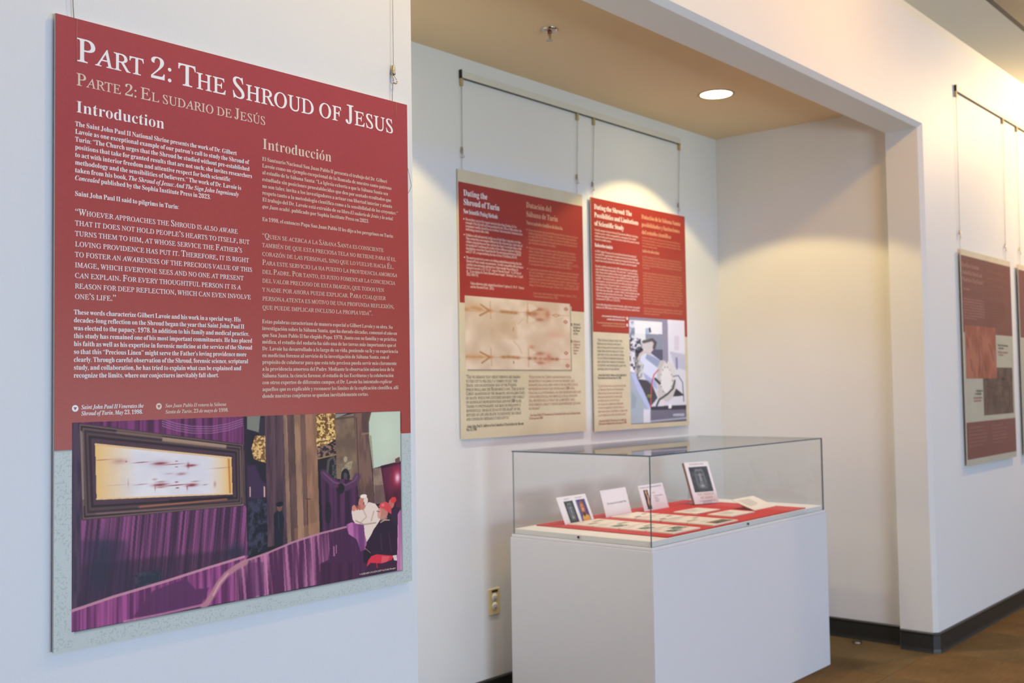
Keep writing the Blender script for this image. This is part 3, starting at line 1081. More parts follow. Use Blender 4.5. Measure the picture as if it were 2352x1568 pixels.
# bust niche and swag over the doorway
P.tex([(766, 306), (816, 292), (811, 330), (805, 377), (772, 372)], (128, 114, 92), (176, 166, 134), 8, 8, 47, 0.9, 2)
P.ell(*(790, 279), 16, 22, (178, 168, 140), 2)
P.ell(*(789, 384), 38, 62, (40, 32, 40), 1)
P.ell(*(789, 378), 16, 26, (86, 76, 84), 2)
P.ell(*(789, 405), 24, 18, (76, 66, 76), 2)
P.drape([(698, 337), (729, 381), (832, 413), (835, 511), (823, 677), (700, 692)], (52, 28, 54), (92, 48, 90), 14, 48)
P.line([(711, 351), (748, 419), (791, 447), (820, 427), (832, 389)], 22, (92, 54, 92), 0.9, 2)
P.line([(711, 347), (748, 409), (791, 434), (822, 412), (832, 385)], 4, (136, 92, 128), 0.7, 1)
P.ell(*(771, 451), 34, 40, (36, 26, 34), 2)
P.glow(*(761, 435), 8, 12, (150, 50, 50), 0.7)
P.ell(*(727, 583), 26, 82, (34, 24, 34), 3, 0.8)
P.poly([(694, 266), (702, 361), (707, 689), (698, 693)], (30, 24, 30), 1)
# confessional and red lamp
P.tex([(921, 337), (1002, 319), (1002, 634), (942, 597)], (62, 22, 44), (96, 34, 62), 60, 12, 49)
P.poly([(921, 337), (1002, 316), (1002, 336), (926, 353)], (52, 22, 38), 1)
P.glow(*(986, 420), 62, 96, (206, 50, 90), 0.8)
P.glow(*(986, 420), 22, 36, (255, 214, 236), 1.0)
P.poly([(977, 301), (995, 289), (997, 324), (979, 327)], (110, 82, 80), 1)
# officer
P.poly([(546, 554), (558, 536), (573, 542), (579, 583), (574, 740), (548, 737)], (32, 30, 44), 2)
P.ell(*(565, 520), 20, 30, (120, 84, 76), 1)
P.ell(*(565, 502), 28, 18, (26, 26, 36), 1)
P.line([(561, 557), (562, 640)], 2, (86, 84, 104), 0.5)
# plants on the far floor
P.poly([(527, 732), (591, 737), (606, 726), (467, 778)], (34, 26, 32), 3)
# front barrier, left run
P.drape([(-2, 898), (165, 841), (340, 794), (455, 761), (469, 764), (451, 799), (427, 817), (453, 996), (-2, 997)], (96, 42, 92), (170, 84, 152), 8, 51)
P.poly([(148, 982), (198, 868), (286, 833), (313, 897), (352, 901), (326, 992), (198, 992)], (92, 44, 92), 4, 0.92)
P.line([(-2, 899), (99, 864), (233, 830), (345, 796), (453, 767)], 7, (206, 150, 172), 0.9)
P.line([(127, 995), (224, 993), (331, 985)], 6, (206, 140, 178), 0.75, 1)
# right run of the barrier in front of the figures
P.drape([(427, 814), (451, 792), (529, 764), (606, 727), (698, 699), (789, 681), (853, 708), (871, 987), (427, 1000)], (84, 38, 78), (204, 130, 176), 10, 57, lean=-0.03, gam=1.25)
P.poly([(738, 701), (799, 679), (823, 733), (837, 801), (995, 925), (1002, 1019), (696, 1008), (699, 874), (727, 858)], (72, 34, 72), 4, 0.93)
P.poly([(467, 800), (514, 813), (518, 991), (471, 994)], (96, 50, 98), 6, 0.6)
P.drape([(699, 874), (995, 942), (1000, 1010), (699, 1005)], (56, 24, 52), (84, 40, 76), 8, 60, 0.6, 5)
for q in ([(743, 783), (748, 786), (750, 845), (744, 843)], [(752, 779), (756, 778), (757, 829), (752, 830)]):
    P.poly(q, (178, 116, 160), 1, 0.85)
P.line([(427, 814), (451, 792), (529, 764), (606, 727), (698, 699), (792, 682)], 6, (200, 146, 172), 0.85)
# curved pale rail of the near barrier
P.line([(338, 993), (359, 947), (378, 892), (401, 847), (431, 816), (458, 797)], 16, (190, 134, 150), 0.95, 1)
P.line([(363, 944), (382, 885), (406, 844)], 5, (226, 178, 190), 0.7, 1)
# kneeler
P.drape([(790, 669), (809, 659), (853, 680), (865, 743), (864, 832), (842, 842), (828, 766), (799, 727)], (120, 62, 122), (196, 116, 180), 22, 61)
# kneeling figure in white
P.poly([(810, 598), (814, 571), (831, 574), (841, 592), (861, 572), (874, 549), (899, 565), (920, 617), (918, 666), (903, 699), (887, 741), (865, 792), (858, 742), (855, 684), (823, 669), (814, 643)], (240, 226, 216), 1)
P.line([(853, 591), (865, 638), (843, 669)], 4, (206, 176, 150), 0.7, 1)
P.line([(893, 611), (883, 666)], 5, (206, 172, 140), 0.7, 1)
P.line([(826, 654), (855, 683), (900, 682)], 4, (178, 150, 132), 0.8, 1)
P.ell(*(850, 552), 34, 52, (206, 134, 116), 1)
P.ell(*(863, 542), 20, 32, (238, 224, 212), 1)
P.ell(*(839, 576), 12, 20, (190, 112, 98), 1)
P.ell(*(855, 555), 7, 12, (166, 90, 82), 1)
P.ell(*(855, 511), 30, 15, (250, 244, 236), 1)
P.ell(*(819, 576), 18, 24, (216, 144, 124), 1)
P.ell(*(831, 576), 10, 20, (176, 74, 62), 1, 0.8)
# second figure with a red cap, behind
P.poly([(955, 624), (976, 604), (995, 607), (996, 717), (975, 712)], (56, 34, 60), 1)
P.ell(*(961, 577), 26, 38, (196, 120, 104), 1)
P.ell(*(969, 556), 28, 24, (224, 60, 64), 1)
# near figure with red cap, black cape and red sash
P.poly([(859, 823), (877, 771), (893, 717), (916, 678), (955, 676), (983, 730), (988, 823), (982, 896), (969, 905), (897, 888), (864, 848)], (48, 28, 50), 1)
P.poly([(852, 845), (877, 819), (892, 880), (876, 928), (852, 913)], (40, 24, 42), 1)
P.poly([(871, 907), (987, 923), (992, 1016), (863, 1005)], (66, 32, 60), 2)
P.line([(918, 756), (922, 856)], 4, (76, 50, 80), 0.7, 2)
P.line([(949, 755), (959, 873)], 4, (74, 48, 78), 0.7, 2)
P.poly([(882, 881), (902, 875), (958, 898), (971, 902), (958, 927), (922, 937), (879, 921), (864, 941), (869, 906)], (222, 50, 72), 1)
P.poly([(922, 892), (953, 901), (943, 931), (919, 933)], (236, 110, 124), 2, 0.7)
P.line([(902, 932), (904, 957)], 4, (200, 40, 60), 0.8)
P.poly([(964, 900), (980, 900), (982, 938), (969, 930)], (226, 214, 214), 1)
P.ell(*(928, 625), 46, 52, (206, 132, 114), 1)
P.ell(*(913, 628), 16, 40, (226, 168, 150), 1)
P.ell(*(930, 660), 34, 22, (190, 150, 140), 2, 0.7)
P.poly([(910, 587), (919, 566), (937, 560), (953, 574), (961, 605), (960, 642), (950, 630), (933, 605)], (222, 76, 82), 1)
P.ell(*(928, 579), 16, 12, (242, 150, 150), 2, 0.7)
P.line([(904, 612), (916, 618)], 2, (90, 60, 60), 0.8)
P.line([(919, 684), (934, 673), (952, 677)], 4, (214, 190, 150), 0.8)
P.drape([(986, 647), (996, 620), (1000, 634), (1001, 1008), (980, 1005)], (176, 104, 160), (232, 168, 210), 16, 66)
P.line([(859, 827), (879, 860)], 2, (200, 120, 130), 0.8)
P.a = P.a * np.array([1.03, 0.97, 0.90]) + 4
P.to_obj('photograph_print', 860.4, 398.3, 35.2, 789.1, pa, 0.0003)
u0, v0, u1, v1 = 35.2, 789.1, 35.2 + 860.4, 789.1 + 398.3
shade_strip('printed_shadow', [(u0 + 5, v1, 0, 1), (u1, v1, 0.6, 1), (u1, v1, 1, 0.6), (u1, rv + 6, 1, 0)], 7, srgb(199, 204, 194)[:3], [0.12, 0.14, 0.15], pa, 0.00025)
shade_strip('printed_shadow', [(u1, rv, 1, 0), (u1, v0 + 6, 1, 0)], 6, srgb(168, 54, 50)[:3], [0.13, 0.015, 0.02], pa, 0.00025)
text_obj('photo_credit', [('© GERARD JULIEN/AFP via Getty Images', 755.3, 879.7, 1181.5)], 4.2, M['ink_cream'], pa, 0.0005, 1)

# ================================================================== alcove panel, left
p1 = panel(3.4219, 0.9764, 0.9129, 1.1985, YB - 0.012, 'left alcove panel with parchment top strip and stained cloth photograph', 'beige')
flat('red_field', [(0, 56.4), (912.9, 59.8), (912.9, 598.1), (0, 595.2)], M['red_alcove'], p1, 0.00015)
text_obj('heading_lettering', [('Dating the', 32.0, 192.6, 115.4), ('Shroud of Turin', 31.2, 274.4, 156.6)], 26.8, M['ink_white'], p1, 0.0005, 2)
text_obj('heading_lettering', [('Datación del', 466.7, 659.4, 117.6), ('Sábana de Turín', 465.7, 708.9, 160.7)], 25.9, M['ink_tan'], p1, 0.0005, 2)
text_obj('subheading_lettering', [('New Scientific Dating Methods', 31.0, 261.7, 195.5)], 20, M['ink_white'], p1, 0.0005, 1)
text_obj('subheading_lettering', [('Nuevos métodos científicos de datación', 466.8, 745.5, 199.0)], 19, M['ink_tan'], p1, 0.0005, 1)
L = block(['Researchers can test for organic material other than Carbon-14. For', 'example, if the Shroud had been produced in the 13th or 14th century, the', 'compound vanillin should be easy to detect, but researchers found no trace,', 'indicating a much older cloth.'],
          (44.1, [225.8, 240.7, 255.7, 270.6], [395.0, 431.1, 439.7, 200.2]))
L += block(['Cellulose (cell wall material, in this case of cloth fibers) degrades over time.', 'Thus, researchers can compare different textiles of known ages, chart rates of', 'cellulose degradation over time, and use the charts to estimate when a cloth',
            'was produced. Combining the results of three different methods of testing', 'degradation, researchers found that the Shroud originated between 280 BC', 'and 217 AD, a range including the time of Jesus’ Crucifixion (30 AD).'],
           (44.3, [296.1, 310.9, 325.8, 340.7, 355.5, 370.4], [426.3, 434.2, 427.6, 423.8, 424.8, 397.0]))
L += block(['The most recent test is a new x-ray dating method demonstrating that the', 'Shroud of Turin sample measurements “are fully compatible with analogous', '(similar) measurements obtained on a linen sample whose dating, by',
            'historical records, is 55-74 A.D., siege of Masada (Israel)”. (L. De Caro et', 'al., “X-ray dating of a Turin Shroud Linen Sample”, Heritage 5, no. 2 (April', '2022): 860-870).'],
           (45.4, [397.4, 412.4, 427.4, 442.4, 457.5, 472.5], [427.3, 438.6, 402.5, 422.7, 434.8, 125.9]))
L += [('Unless otherwise cited, adapted from Robert J. Spitzer S.J., Ph. D., “Science', 70.3, 441.8, 510.5), ('and the Shroud of Turin” (2015).', 70.0, 231.5, 525.8)]
text_obj('body_text', L, 12.3, M['ink_soft'], p1, 0.0005, 1)
for (u, v) in ((33.6, 220.6), (34.1, 290.7), (34.6, 391.9)):
    flat('bullet_mark', disc_pts(u, v, 3, 10), M['ink_white'], p1, 0.0005)
L = block(['Existen otras pruebas que se pueden utilizar para detectar compuestos orgánicos', 'distintos del carbono-14. Por ejemplo, si la Sábana hubiera sido producida', 'en el siglo XIII o XIV, debería encontrarse el compuesto vainillina en la tela, un',
           'compuesto que los científicos no han podido detectar en ella. Esta evidencia da', 'que se trata de una tela mucho más antigua.'], (480.4, [229.3, 244.3, 259.4, 274.4, 289.4], [871.1, 857.3, 864.7, 861.9, 691.8]))
L += block(['Además, los investigadores pueden comparar diferentes tejidos de distintas', 'edades y estimar la edad de una tela a partir de la degradación de la celulosa,', 'el material de las células, en este caso fibras de tela. A partir de tres métodos',
            'diferentes para estimar la degradación de la celulosa, los investigadores', 'determinan que la tela de la Sábana Santa se origina entre el 280 a. C. y el 217 d.', 'C., un rango que incluye la época de la crucifixión de Cristo (30 d. C.).'],
           (480.5, [315.2, 330.3, 345.4, 360.5, 375.5, 390.6], [847.4, 850.9, 854.3, 825.1, 870.7, 819.6]))
L += block(['La prueba más reciente hecha sobre la tela utiliza un nuevo método de datación', 'por rayos X que llegaron a la conclusión que las mediciones de la muestra de la', 'Sábana Santa de Turín “son totalmente compatibles con mediciones similares',
            'obtenidas en una muestra de lino cuya datación, según los registros históricos, es', 'del 55 al 74 d. C., durante el asedio de Masada (Israel)”. (L. De Caro et al., “X-ray', 'dating of a Turin Shroud Linen Sample”, Heritage 5, no. 2 (abril de 2022): 860-870).'],
           (481.2, [415.9, 431.0, 446.0, 461.0, 476.1, 491.1], [870.3, 863.5, 856.8, 876.8, 874.0, 869.6]))
L += [('A menos que se cite lo contrario, adaptado de Robert J. Spitzer S.J., Ph. D.,', 507.8, 856.8, 528.9), ('“Science and the Shroud of Turin” (2015).', 507.4, 703.5, 544.2)]
text_obj('body_text', L, 11.6, M['ink_softtan'], p1, 0.0005, 1)
for (u, v) in ((469.0, 223.7), (469.7, 309.4), (469.3, 410.4)):
    flat('bullet_mark', disc_pts(u, v, 3, 10), M['ink_tan'], p1, 0.0005)
L = block(['“The pilgrimage that great throngs are making', 'to this city is precisely a ‘coming to see’ this', 'tragic and enlightening sign of the Passion,', 'which proclaims the Redeemer’s love. This icon of',
           'Christ abandoned in the dramatic and solemn state', 'of death, which for centuries has been the subject', 'of significant representations and for 100 years,', 'thanks to photography, has been so frequently',
           'reproduced, urges us to go to the heart of the', 'mystery of life and death, to discover the great', 'and consoling message it has left us.”'],
          (32.3, [930.5, 949.2, 967.9, 986.6, 1005.2, 1023.9, 1042.6, 1061.3, 1080.0, 1098.7, 1117.4], [406.0, 382.9, 379.4, 434.6, 435.7, 433.7, 413.5, 405.2, 402.4, 408.2, 329.6]))
text_obj('quotation_text', L, 15.5, M['ink_black'], p1, 0.0005, 1, small=True)
L = block(['“Este icono de Cristo abandonado en el', 'dramático y solemne estado de muerte, que', 'durante siglos ha sido objeto de significativas', 'representaciones y que desde hace 100 años,', 'gracias a la fotografía, ha sido reproducido con',
           'tanta frecuencia, nos impulsa a ir al corazón', 'del misterio de la vida y de la muerte, para', 'descubrir el gran y consolador mensaje que nos', 'ha dejado”.'],
          (463.5, [931.9, 950.4, 968.9, 987.4, 1006.0, 1024.5, 1043.0, 1061.5, 1080.1], [796.2, 824.8, 848.2, 825.5, 872.2, 842.2, 822.1, 867.9, 554.5]))
text_obj('quotation_text', L, 14.5, M['ink_brown'], p1, 0.0005, 1, small=True)
text_obj('attribution_text', [('-Saint John Paul II, Address at the Cathedral of Turin before the Shroud,', 33.7, 425.8, 1148.9), ('May 24, 1998', 31.3, 99.6, 1163.1)], 13, M['ink_black'], p1, 0.0005, 1)
text_obj('attribution_text', [('-San Juan Pablo II, Discurso en la Catedral de Turín ante la Sábana Santa,', 468.9, 868.1, 1110.8), ('24 de mayo de 1998', 464.5, 567.3, 1126.0)], 12, M['ink_brown'], p1, 0.0005, 1)
for (u, v, mm) in ((805.7, 665.0, 'ink_black'), (803.3, 748.2, 'ink_black')):
    flat('caption_mark', disc_pts(u, v, 7), M[mm], p1, 0.0005)
    flat('caption_arrow', [(u + 3.5, v - 3.5), (u + 3.5, v + 3.5), (u - 4, v)], M['beige'], p1, 0.0007)
text_obj('caption_text', block(['The front of', 'the figure on', 'the Shroud', 'of Turin.'], (819.1, [668.3, 683.6, 699.0, 714.3], [875.1, 880.9, 871.5, 858.5])), 12, M['ink_black'], p1, 0.0005, 1, italic=True)
text_obj('caption_text', block(['El frente de', 'la figura en', 'la Sábana', 'Santa de', 'Turín.'], (816.4, [753.3, 768.3, 783.3, 798.3, 813.3], [874.4, 873.9, 867.2, 857.8, 845.7])), 11, M['ink_brown'], p1, 0.0005, 1, italic=True)
# print of a stained, folded old cloth
P = Paint(300, 190, (214, 196, 172))
P.asp = 1.6
P.tex([(0, 0), (1000, 0), (1000, 1000), (0, 1000)], (206, 184, 158), (226, 208, 186), 60, 60, 71)
P.tex([(234, 311), (453, 307), (471, 569), (212, 584)], (196, 168, 134), (212, 188, 158), 30, 30, 72, 0.6, 20)
BR = (150, 96, 52)
def diamond(cx, cy, rx, ry, al, full=True):
    P.line([(cx - rx, cy), (cx - rx * .1, cy - ry), (cx + rx, cy), (cx - rx * .1, cy + ry), (cx - rx, cy)], 8, BR, al, 3)
    P.glow(cx, cy, rx * .8, ry * .7, (198, 158, 118), al * .6)
for (x0, y0, x1, y1, x2, y2) in ((140, 111) + (214, 185) + (129, 261), (129, 759) + (214, 826) + (142, 907)):
    P.line([(x0, y0), (x1, y1), (x2, y2)], 11, BR, 0.75, 2)
for row in ([(8, 188), (83, 159), (130, 175), (214, 185)], [(7, 826), (67, 827), (133, 826), (214, 826)]):
    for (x, y) in row:
        P.glow(x, y, 34, 22, (176, 112, 58), 0.7)
    P.glow(row[1][0], row[1][1], 110, 60, (204, 164, 122), 0.6)
for row in ([(333, 188), (373, 189), (413, 191), (454, 193)], [(337, 823), (382, 819), (427, 823), (468, 828)]):
    for (x, y) in row:
        P.glow(x, y, 26, 20, (160, 104, 56), 0.85)
for q in ([(222, 57), (226, 297)], [(222, 703), (228, 943)], [(570, 31), (564, 329)], [(571, 688), (572, 962)]):
    P.line(q, 6, (184, 138, 98), 0.7, 3)
P.line([(8, 208), (537, 178), (991, 187)], 5, (196, 150, 108), 0.6, 2)
P.line([(7, 826), (530, 827), (995, 842)], 5, (190, 146, 106), 0.6, 2)
for (x, y, rx, ry, cc, al) in [(*q, 34, 40, (156, 90, 50), .8) for q in [(584, 189), (637, 190)]] + [(*q, 46, 26, (150, 84, 62), .75) for q in [(686, 120), (684, 268), (684, 763), (688, 897)]] + \
        [(*q, 26, 60, (170, 100, 78), .8) for q in [(763, 184), (770, 820)]] + [(*q, 20, 22, (140, 78, 54), .8) for q in [(582, 836), (635, 835), (688, 838), (732, 840), (853, 841), (808, 839)]] + \
        [(*q, 90, 90, (206, 158, 132), .55) for q in [(706, 190), (699, 825)]] + [(*q, 50, 40, (210, 160, 140), .55) for q in [(790, 487), (857, 482)]] + [(*q, 30, 30, (186, 128, 100), .7) for q in [(605, 671)]]:
    P.glow(x, y, rx, ry, cc, al)
for (x, y) in [(956, 87), (950, 280), (950, 747), (963, 936)]:
    P.line([(x - 18, y), (x, y - 22), (x + 18, y), (x, y + 22), (x - 18, y)], 8, (160, 96, 66), 0.8, 1)
P.line([(816, 195), (850, 168), (889, 188), (849, 212), (816, 195)], 5, (170, 110, 80), 0.7, 1)
for q in ([(580, 45), (675, 106), (584, 170)], [(578, 218), (652, 282), (572, 328)], [(578, 696), (652, 748), (582, 805)], [(577, 860), (666, 913), (575, 969)]):
    P.poly(q, (222, 206, 182), 2, 0.9)
P.line([(432, 402), (429, 448)], 7, (160, 110, 70), 0.7, 1)
P.line([(430, 594), (480, 669), (510, 768)], 6, (190, 146, 116), 0.5, 3)
P.line([(473, 352), (525, 270)], 6, (190, 146, 116), 0.5, 3)
P.glow(*(429, 894), 5, 18, (110, 60, 40), 0.8)
P.to_obj('photograph_print', 762.0, 328.4, 32.2, 562.3, p1, 0.0004)
u0, v0, u1, v1 = 32.2, 562.3, 32.2 + 762.0, 562.3 + 328.4
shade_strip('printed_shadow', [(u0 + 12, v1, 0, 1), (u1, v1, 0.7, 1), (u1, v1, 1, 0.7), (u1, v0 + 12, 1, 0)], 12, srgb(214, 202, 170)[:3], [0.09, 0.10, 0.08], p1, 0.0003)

# ================================================================== alcove panel, right
p2 = panel(4.4012, 0.9725, 0.9075, 1.1995, YB - 0.016, 'right alcove panel red to its top edge with machine photograph', 'beige')
flat('red_field', [(0, 0), (907.5, 0), (907.5, 694.5), (0, 691.7)], M['red_alcove'], p2, 0.00015)
text_obj('heading_lettering', block(['Dating the Shroud: The', 'Possibilities and Limitations', 'of Scientific Study'], (27.6, [57.7, 100.3, 142.9], [369.9, 430.3, 291.9])), 25.4, M['ink_white'], p2, 0.0005, 2)
text_obj('heading_lettering', block(['Datación de la Sábana Santa:', 'posibilidades y limitaciones', 'del estudio científico'], (461.6, [59.9, 101.8, 143.7], [862.7, 851.4, 755.7])), 23.0, M['ink_tan'], p2, 0.0005, 2)
text_obj('subheading_lettering', [('Radiocarbon Analysis', 28.2, 186.7, 252.5)], 19, M['ink_white'], p2, 0.0005, 1)
text_obj('subheading_lettering', [('Análisis de radiocarbono', 462.8, 630.3, 243.8)], 18, M['ink_tan'], p2, 0.0005, 1)
L = block(['Scientific attempts to date the Shroud of Turin show the difficulty of achieving', 'scientific accuracy, which is compounded by a contemporary bias to doubt', 'traditional truths and to demand certainty about realities that cannot be entirely', 'reduced to scientific analysis.'],
          (28.5, [170.3, 186.4, 202.4, 218.5], [422.6, 405.0, 435.1, 175.7]))
L += block(['In 1988, Carbon 14 analysis of a strip of cloth cut from the Shroud dated it', 'to around 1350, suggesting that it is medieval and not the Shroud of Scripture', 'from the 1st century. Since then, scientists have recognized serious flaws in that', 'analysis that strongly indicate that Carbon 14 analysis needs to be repeated.'],
           (28.9, [280.4, 296.3, 312.2, 328.1], [405.9, 418.1, 431.2, 408.4]))
L += block(['Recently available raw data from the 1988 carbon dating test was published', 'in the scientific journal Archaeometry. The article states: “A statistical analysis', 'of the Nature article and the raw data strongly suggest that homogeneity is', 'lacking in the data and that the procedure should be reconsidered”. The study',
            'concludes: “The statistical analyses, supported by the foreign material found by', 'the laboratories, show the necessity of a new radiocarbon dating to compute', 'a new reliable interval. This new test requires, in an interdisciplinary research, a', 'robust protocol. Without this re-analysis, it is not possible to affirm that the',
            '1988 radiocarbon dating offers ‘conclusive evidence’ that the calendar age range', 'is accurate and representative of the whole cloth”. (Tristan Casabianca et al.,', '“Radiocarbon dating of the Turin Shroud: New Evidence from Raw Data,”', 'Archaeometry 61 (2019), no. 5: 1223-1231.)'],
           (30.0, [357.4, 372.7, 388.1, 403.4, 418.7, 434.1, 449.4, 464.7, 480.0, 495.4, 510.7, 526.0], [409.9, 415.3, 421.6, 419.3, 422.2, 413.1, 410.9, 406.1, 428.5, 410.9, 400.2, 246.0]))
L += block(['A new radiocarbon dating has not yet been done, and even today some popular', 'media use the 1988 findings to dismiss the Shroud of Turin as a medieval hoax.'], (29.6, [554.4, 569.5], [430.1, 427.8]))
text_obj('body_text', L, 11.6, M['ink_soft'], p2, 0.0005, 1)
L = block(['Los intentos científicos de datar la Sábana Santa de Turín muestran lo difícil que es', 'alcanzar precisión científica, lo cual se agrava con la tendencia contemporánea a dudar', 'de las verdades tradicionales y a exigir certeza sobre realidades que no pueden reducirse', 'enteramente al análisis científico.'],
          (463.1, [167.0, 182.8, 198.7, 214.5], [855.4, 852.8, 859.8, 616.0]))
L += block(['En 1988, el análisis de carbono-14 de una tira de tela cortada de la Sábana Santa la', 'fechó en torno a 1350, lo que sugiere que se trata de una tela medieval y no de la', 'Sábana de las Escrituras, del siglo I. Desde entonces, los científicos han reconocido', 'graves fallos en el análisis de 1988 que indican firmemente que es necesario repetir', 'el carbono-14.'],
           (462.4, [272.9, 288.0, 303.1, 318.1, 333.2], [858.6, 850.4, 865.0, 859.6, 529.1]))
L += block(['Los datos brutos disponibles recientemente de la prueba de datación por carbono', 'de 1988 se publicaron en la revista científica Archaeometry. El artículo afirma: “Un', 'análisis estadístico del artículo de Nature y los datos brutos sugiere que falta', 'homogeneidad en los datos y que el procedimiento debe ser reconsiderado”. El estudio',
            'concluye: “Los análisis estadísticos, apoyados por el material ajeno encontrado por', 'los laboratorios, muestran la necesidad de una nueva datación por radiocarbono para', 'calcular un nuevo intervalo fiable. Esta nueva prueba requiere, en una investigación', 'interdisciplinaria, un protocolo robusto. Sin este nuevo análisis, no es posible afirmar',
            'que la datación por radiocarbono de 1988 ofrece ‘evidencia concluyente’ de que el', 'rango de edad del calendario es exacto y representativo de toda la tela”. (Tristan', 'Casabianca et al., “Radiocarbon dating of the Turin Shroud: New Evidence from', 'Raw Data”, Archaeometry 61 (2019), no. 5: 1223-1231.)'],
           (463.7, [361.2, 376.2, 391.2, 406.2, 421.2, 436.1, 451.1, 466.1, 481.1, 496.1, 511.0, 526.0], [859.7, 854.4, 858.5, 864.5, 860.1, 851.9, 858.9, 867.8, 854.8, 863.7, 860.2, 829.2]))
L += block(['Aún no se ha realizado una nueva datación por radiocarbono, e incluso hoy algunos', 'medios populares utilizan los hallazgos de 1988 para descartar la Sábana Santa de', 'Turín como un engaño medieval.'], (465.6, [554.0, 568.5, 583.0], [866.0, 855.9, 622.4]))
text_obj('body_text', L, 10.6, M['ink_softtan'], p2, 0.0005, 1)
for (u, v) in ((306.2, 611.6), (305.0, 647.8)):
    flat('caption_mark', disc_pts(u, v, 8), M['ink_white'], p2, 0.0005)
    flat('caption_arrow', [(u - 4, v - 4), (u - 4, v + 4), (u + 5, v)], M['red_alcove'], p2, 0.0007)
text_obj('caption_text', [('A mass spectrometer for radiocarbon analysis, a device', 76.6, 289.4, 611.3), ('commonly used for radiocarbon analysis.', 121.5, 289.0, 626.5)], 10, M['ink_white'], p2, 0.0005, 1, italic=True)
text_obj('caption_text', [('Un espectrómetro de masas para el análisis de radiocarbono,', 32.8, 290.6, 647.1), ('comúnmente utilizado para el análisis de radiocarbono.', 75.0, 291.7, 660.2)], 10, M['ink_tan'], p2, 0.0005, 1, italic=True)
text_obj('quotation_text', block(['“The Church urges that the', 'Shroud be studied without', 'pre-established positions that', 'take for granted results that', 'are not such; she invites them', 'to act with interior freedom', 'and attentive respect for both', 'scientific methodology and the', 'sensibilities of believers.”'],
         (31.3, [739.4, 757.8, 776.3, 794.7, 813.2, 831.6, 850.1, 868.5, 887.0], [257.3, 245.6, 270.3, 265.7, 270.6, 266.0, 275.7, 286.9, 234.9])), 13.5, M['ink_black'], p2, 0.0005, 1, small=True)
text_obj('attribution_text', [('-Saint John Paul II, Address at the Cathedral of', 35.4, 289.2, 918.2), ('Turin before the Shroud, May 24, 1998', 31.2, 241.2, 933.1)], 12, M['ink_black'], p2, 0.0005, 1)
text_obj('quotation_text', block(['“La Iglesia insta a que se estudie', 'la Sábana Santa sin posiciones', 'preestablecidas que den por', 'descontados resultados que', 'no son tales; los invita a', 'actuar con libertad interior', 'y atento respeto tanto por la', 'metodología científica como por', 'la sensibilidad de los creyentes”.'],
         (29.4, [974.0, 992.7, 1011.4, 1030.1, 1048.8, 1067.5, 1086.2, 1104.9, 1123.6], [283.3, 262.8, 248.0, 247.3, 221.6, 256.3, 259.6, 292.2, 286.0])), 12.8, M['ink_brown'], p2, 0.0005, 1, small=True)
text_obj('attribution_text', [('-San Juan Pablo II, Discurso en la Catedral de', 33.9, 280.9, 1152.7), ('Turín ante la Sábana Santa, 24 de mayo de 1998', 31.2, 282.0, 1167.5)], 12, M['ink_brown'], p2, 0.0005, 1)
P = Paint(190, 330, (222, 222, 230))
P.asp = 0.55
P.poly([(-19, -2), (584, -5), (582, 29), (-13, 32)], (146, 142, 156), 2)
P.poly([(89, 30), (587, 29), (582, 146), (84, 156)], (236, 238, 238), 1)
P.tex([(-14, 50), (96, 38), (97, 208), (-6, 226)], (130, 140, 160), (220, 224, 234), 12, 10, 81)
P.poly([(99, 155), (285, 150), (282, 220), (97, 208)], (226, 230, 230), 2)
P.poly([(282, 97), (355, 96), (353, 149), (280, 151)], (166, 188, 212), 1)
P.poly([(343, 91), (367, 92), (381, 137), (346, 138)], (60, 64, 74), 1)
P.poly([(280, 153), (588, 149), (582, 301), (275, 302)], (142, 148, 164), 1)
P.poly([(363, 296), (587, 296), (583, 414), (359, 383)], (92, 92, 112), 2)
P.poly([(579, -1), (683, 0), (677, 430), (583, 397)], (150, 146, 166), 1)
P.poly([(678, 4), (1005, -2), (999, 324), (706, 311)], (230, 228, 238), 1)
P.poly([(793, 157), (891, 155), (884, 300), (795, 302)], (214, 206, 220), 5, 0.8)
P.poly([(706, 311), (999, 341), (1000, 496), (796, 463)], (196, 196, 214), 3)
P.line([(832, 377), (836, 479)], 10, (110, 110, 140), 0.7, 2)
P.tex([(-5, 194), (305, 203), (226, 303), (148, 401), (86, 498), (-1, 499)], (70, 72, 84), (226, 228, 234), 8, 7, 82, 1, 1, 1.4)
P.poly([(214, 238), (305, 203), (427, 208), (440, 282), (361, 333), (212, 286)], (208, 202, 200), 2)
P.line([(244, 229), (397, 205), (449, 233), (424, 283)], 14, (66, 62, 62), 0.8, 1)
P.tex([(93, 305), (153, 271), (241, 302), (164, 368), (174, 498), (101, 498)], (40, 42, 50), (120, 124, 132), 10, 8, 83)
P.poly([(-1, 487), (86, 506), (311, 857), (335, 1013), (-5, 1009)], (176, 186, 198), 2)
P.poly([(112, 579), (351, 596), (467, 762), (341, 842), (224, 758)], (74, 74, 80), 3)
P.poly([(8, 450), (57, 482), (85, 522), (6, 507)], (238, 240, 246), 2)
P.poly([(19, 531), (85, 531), (227, 693), (341, 842), (310, 874), (151, 725)], (188, 198, 236), 3)
P.poly([(4, 659), (137, 708), (223, 790), (204, 904), (2, 1002)], (170, 184, 194), 4)
P.poly([(21, 691), (106, 756), (73, 852), (15, 851)], (146, 162, 170), 8, 0.7)
P.poly([(220, 863), (337, 870), (333, 993), (215, 993)], (226, 226, 236), 2)
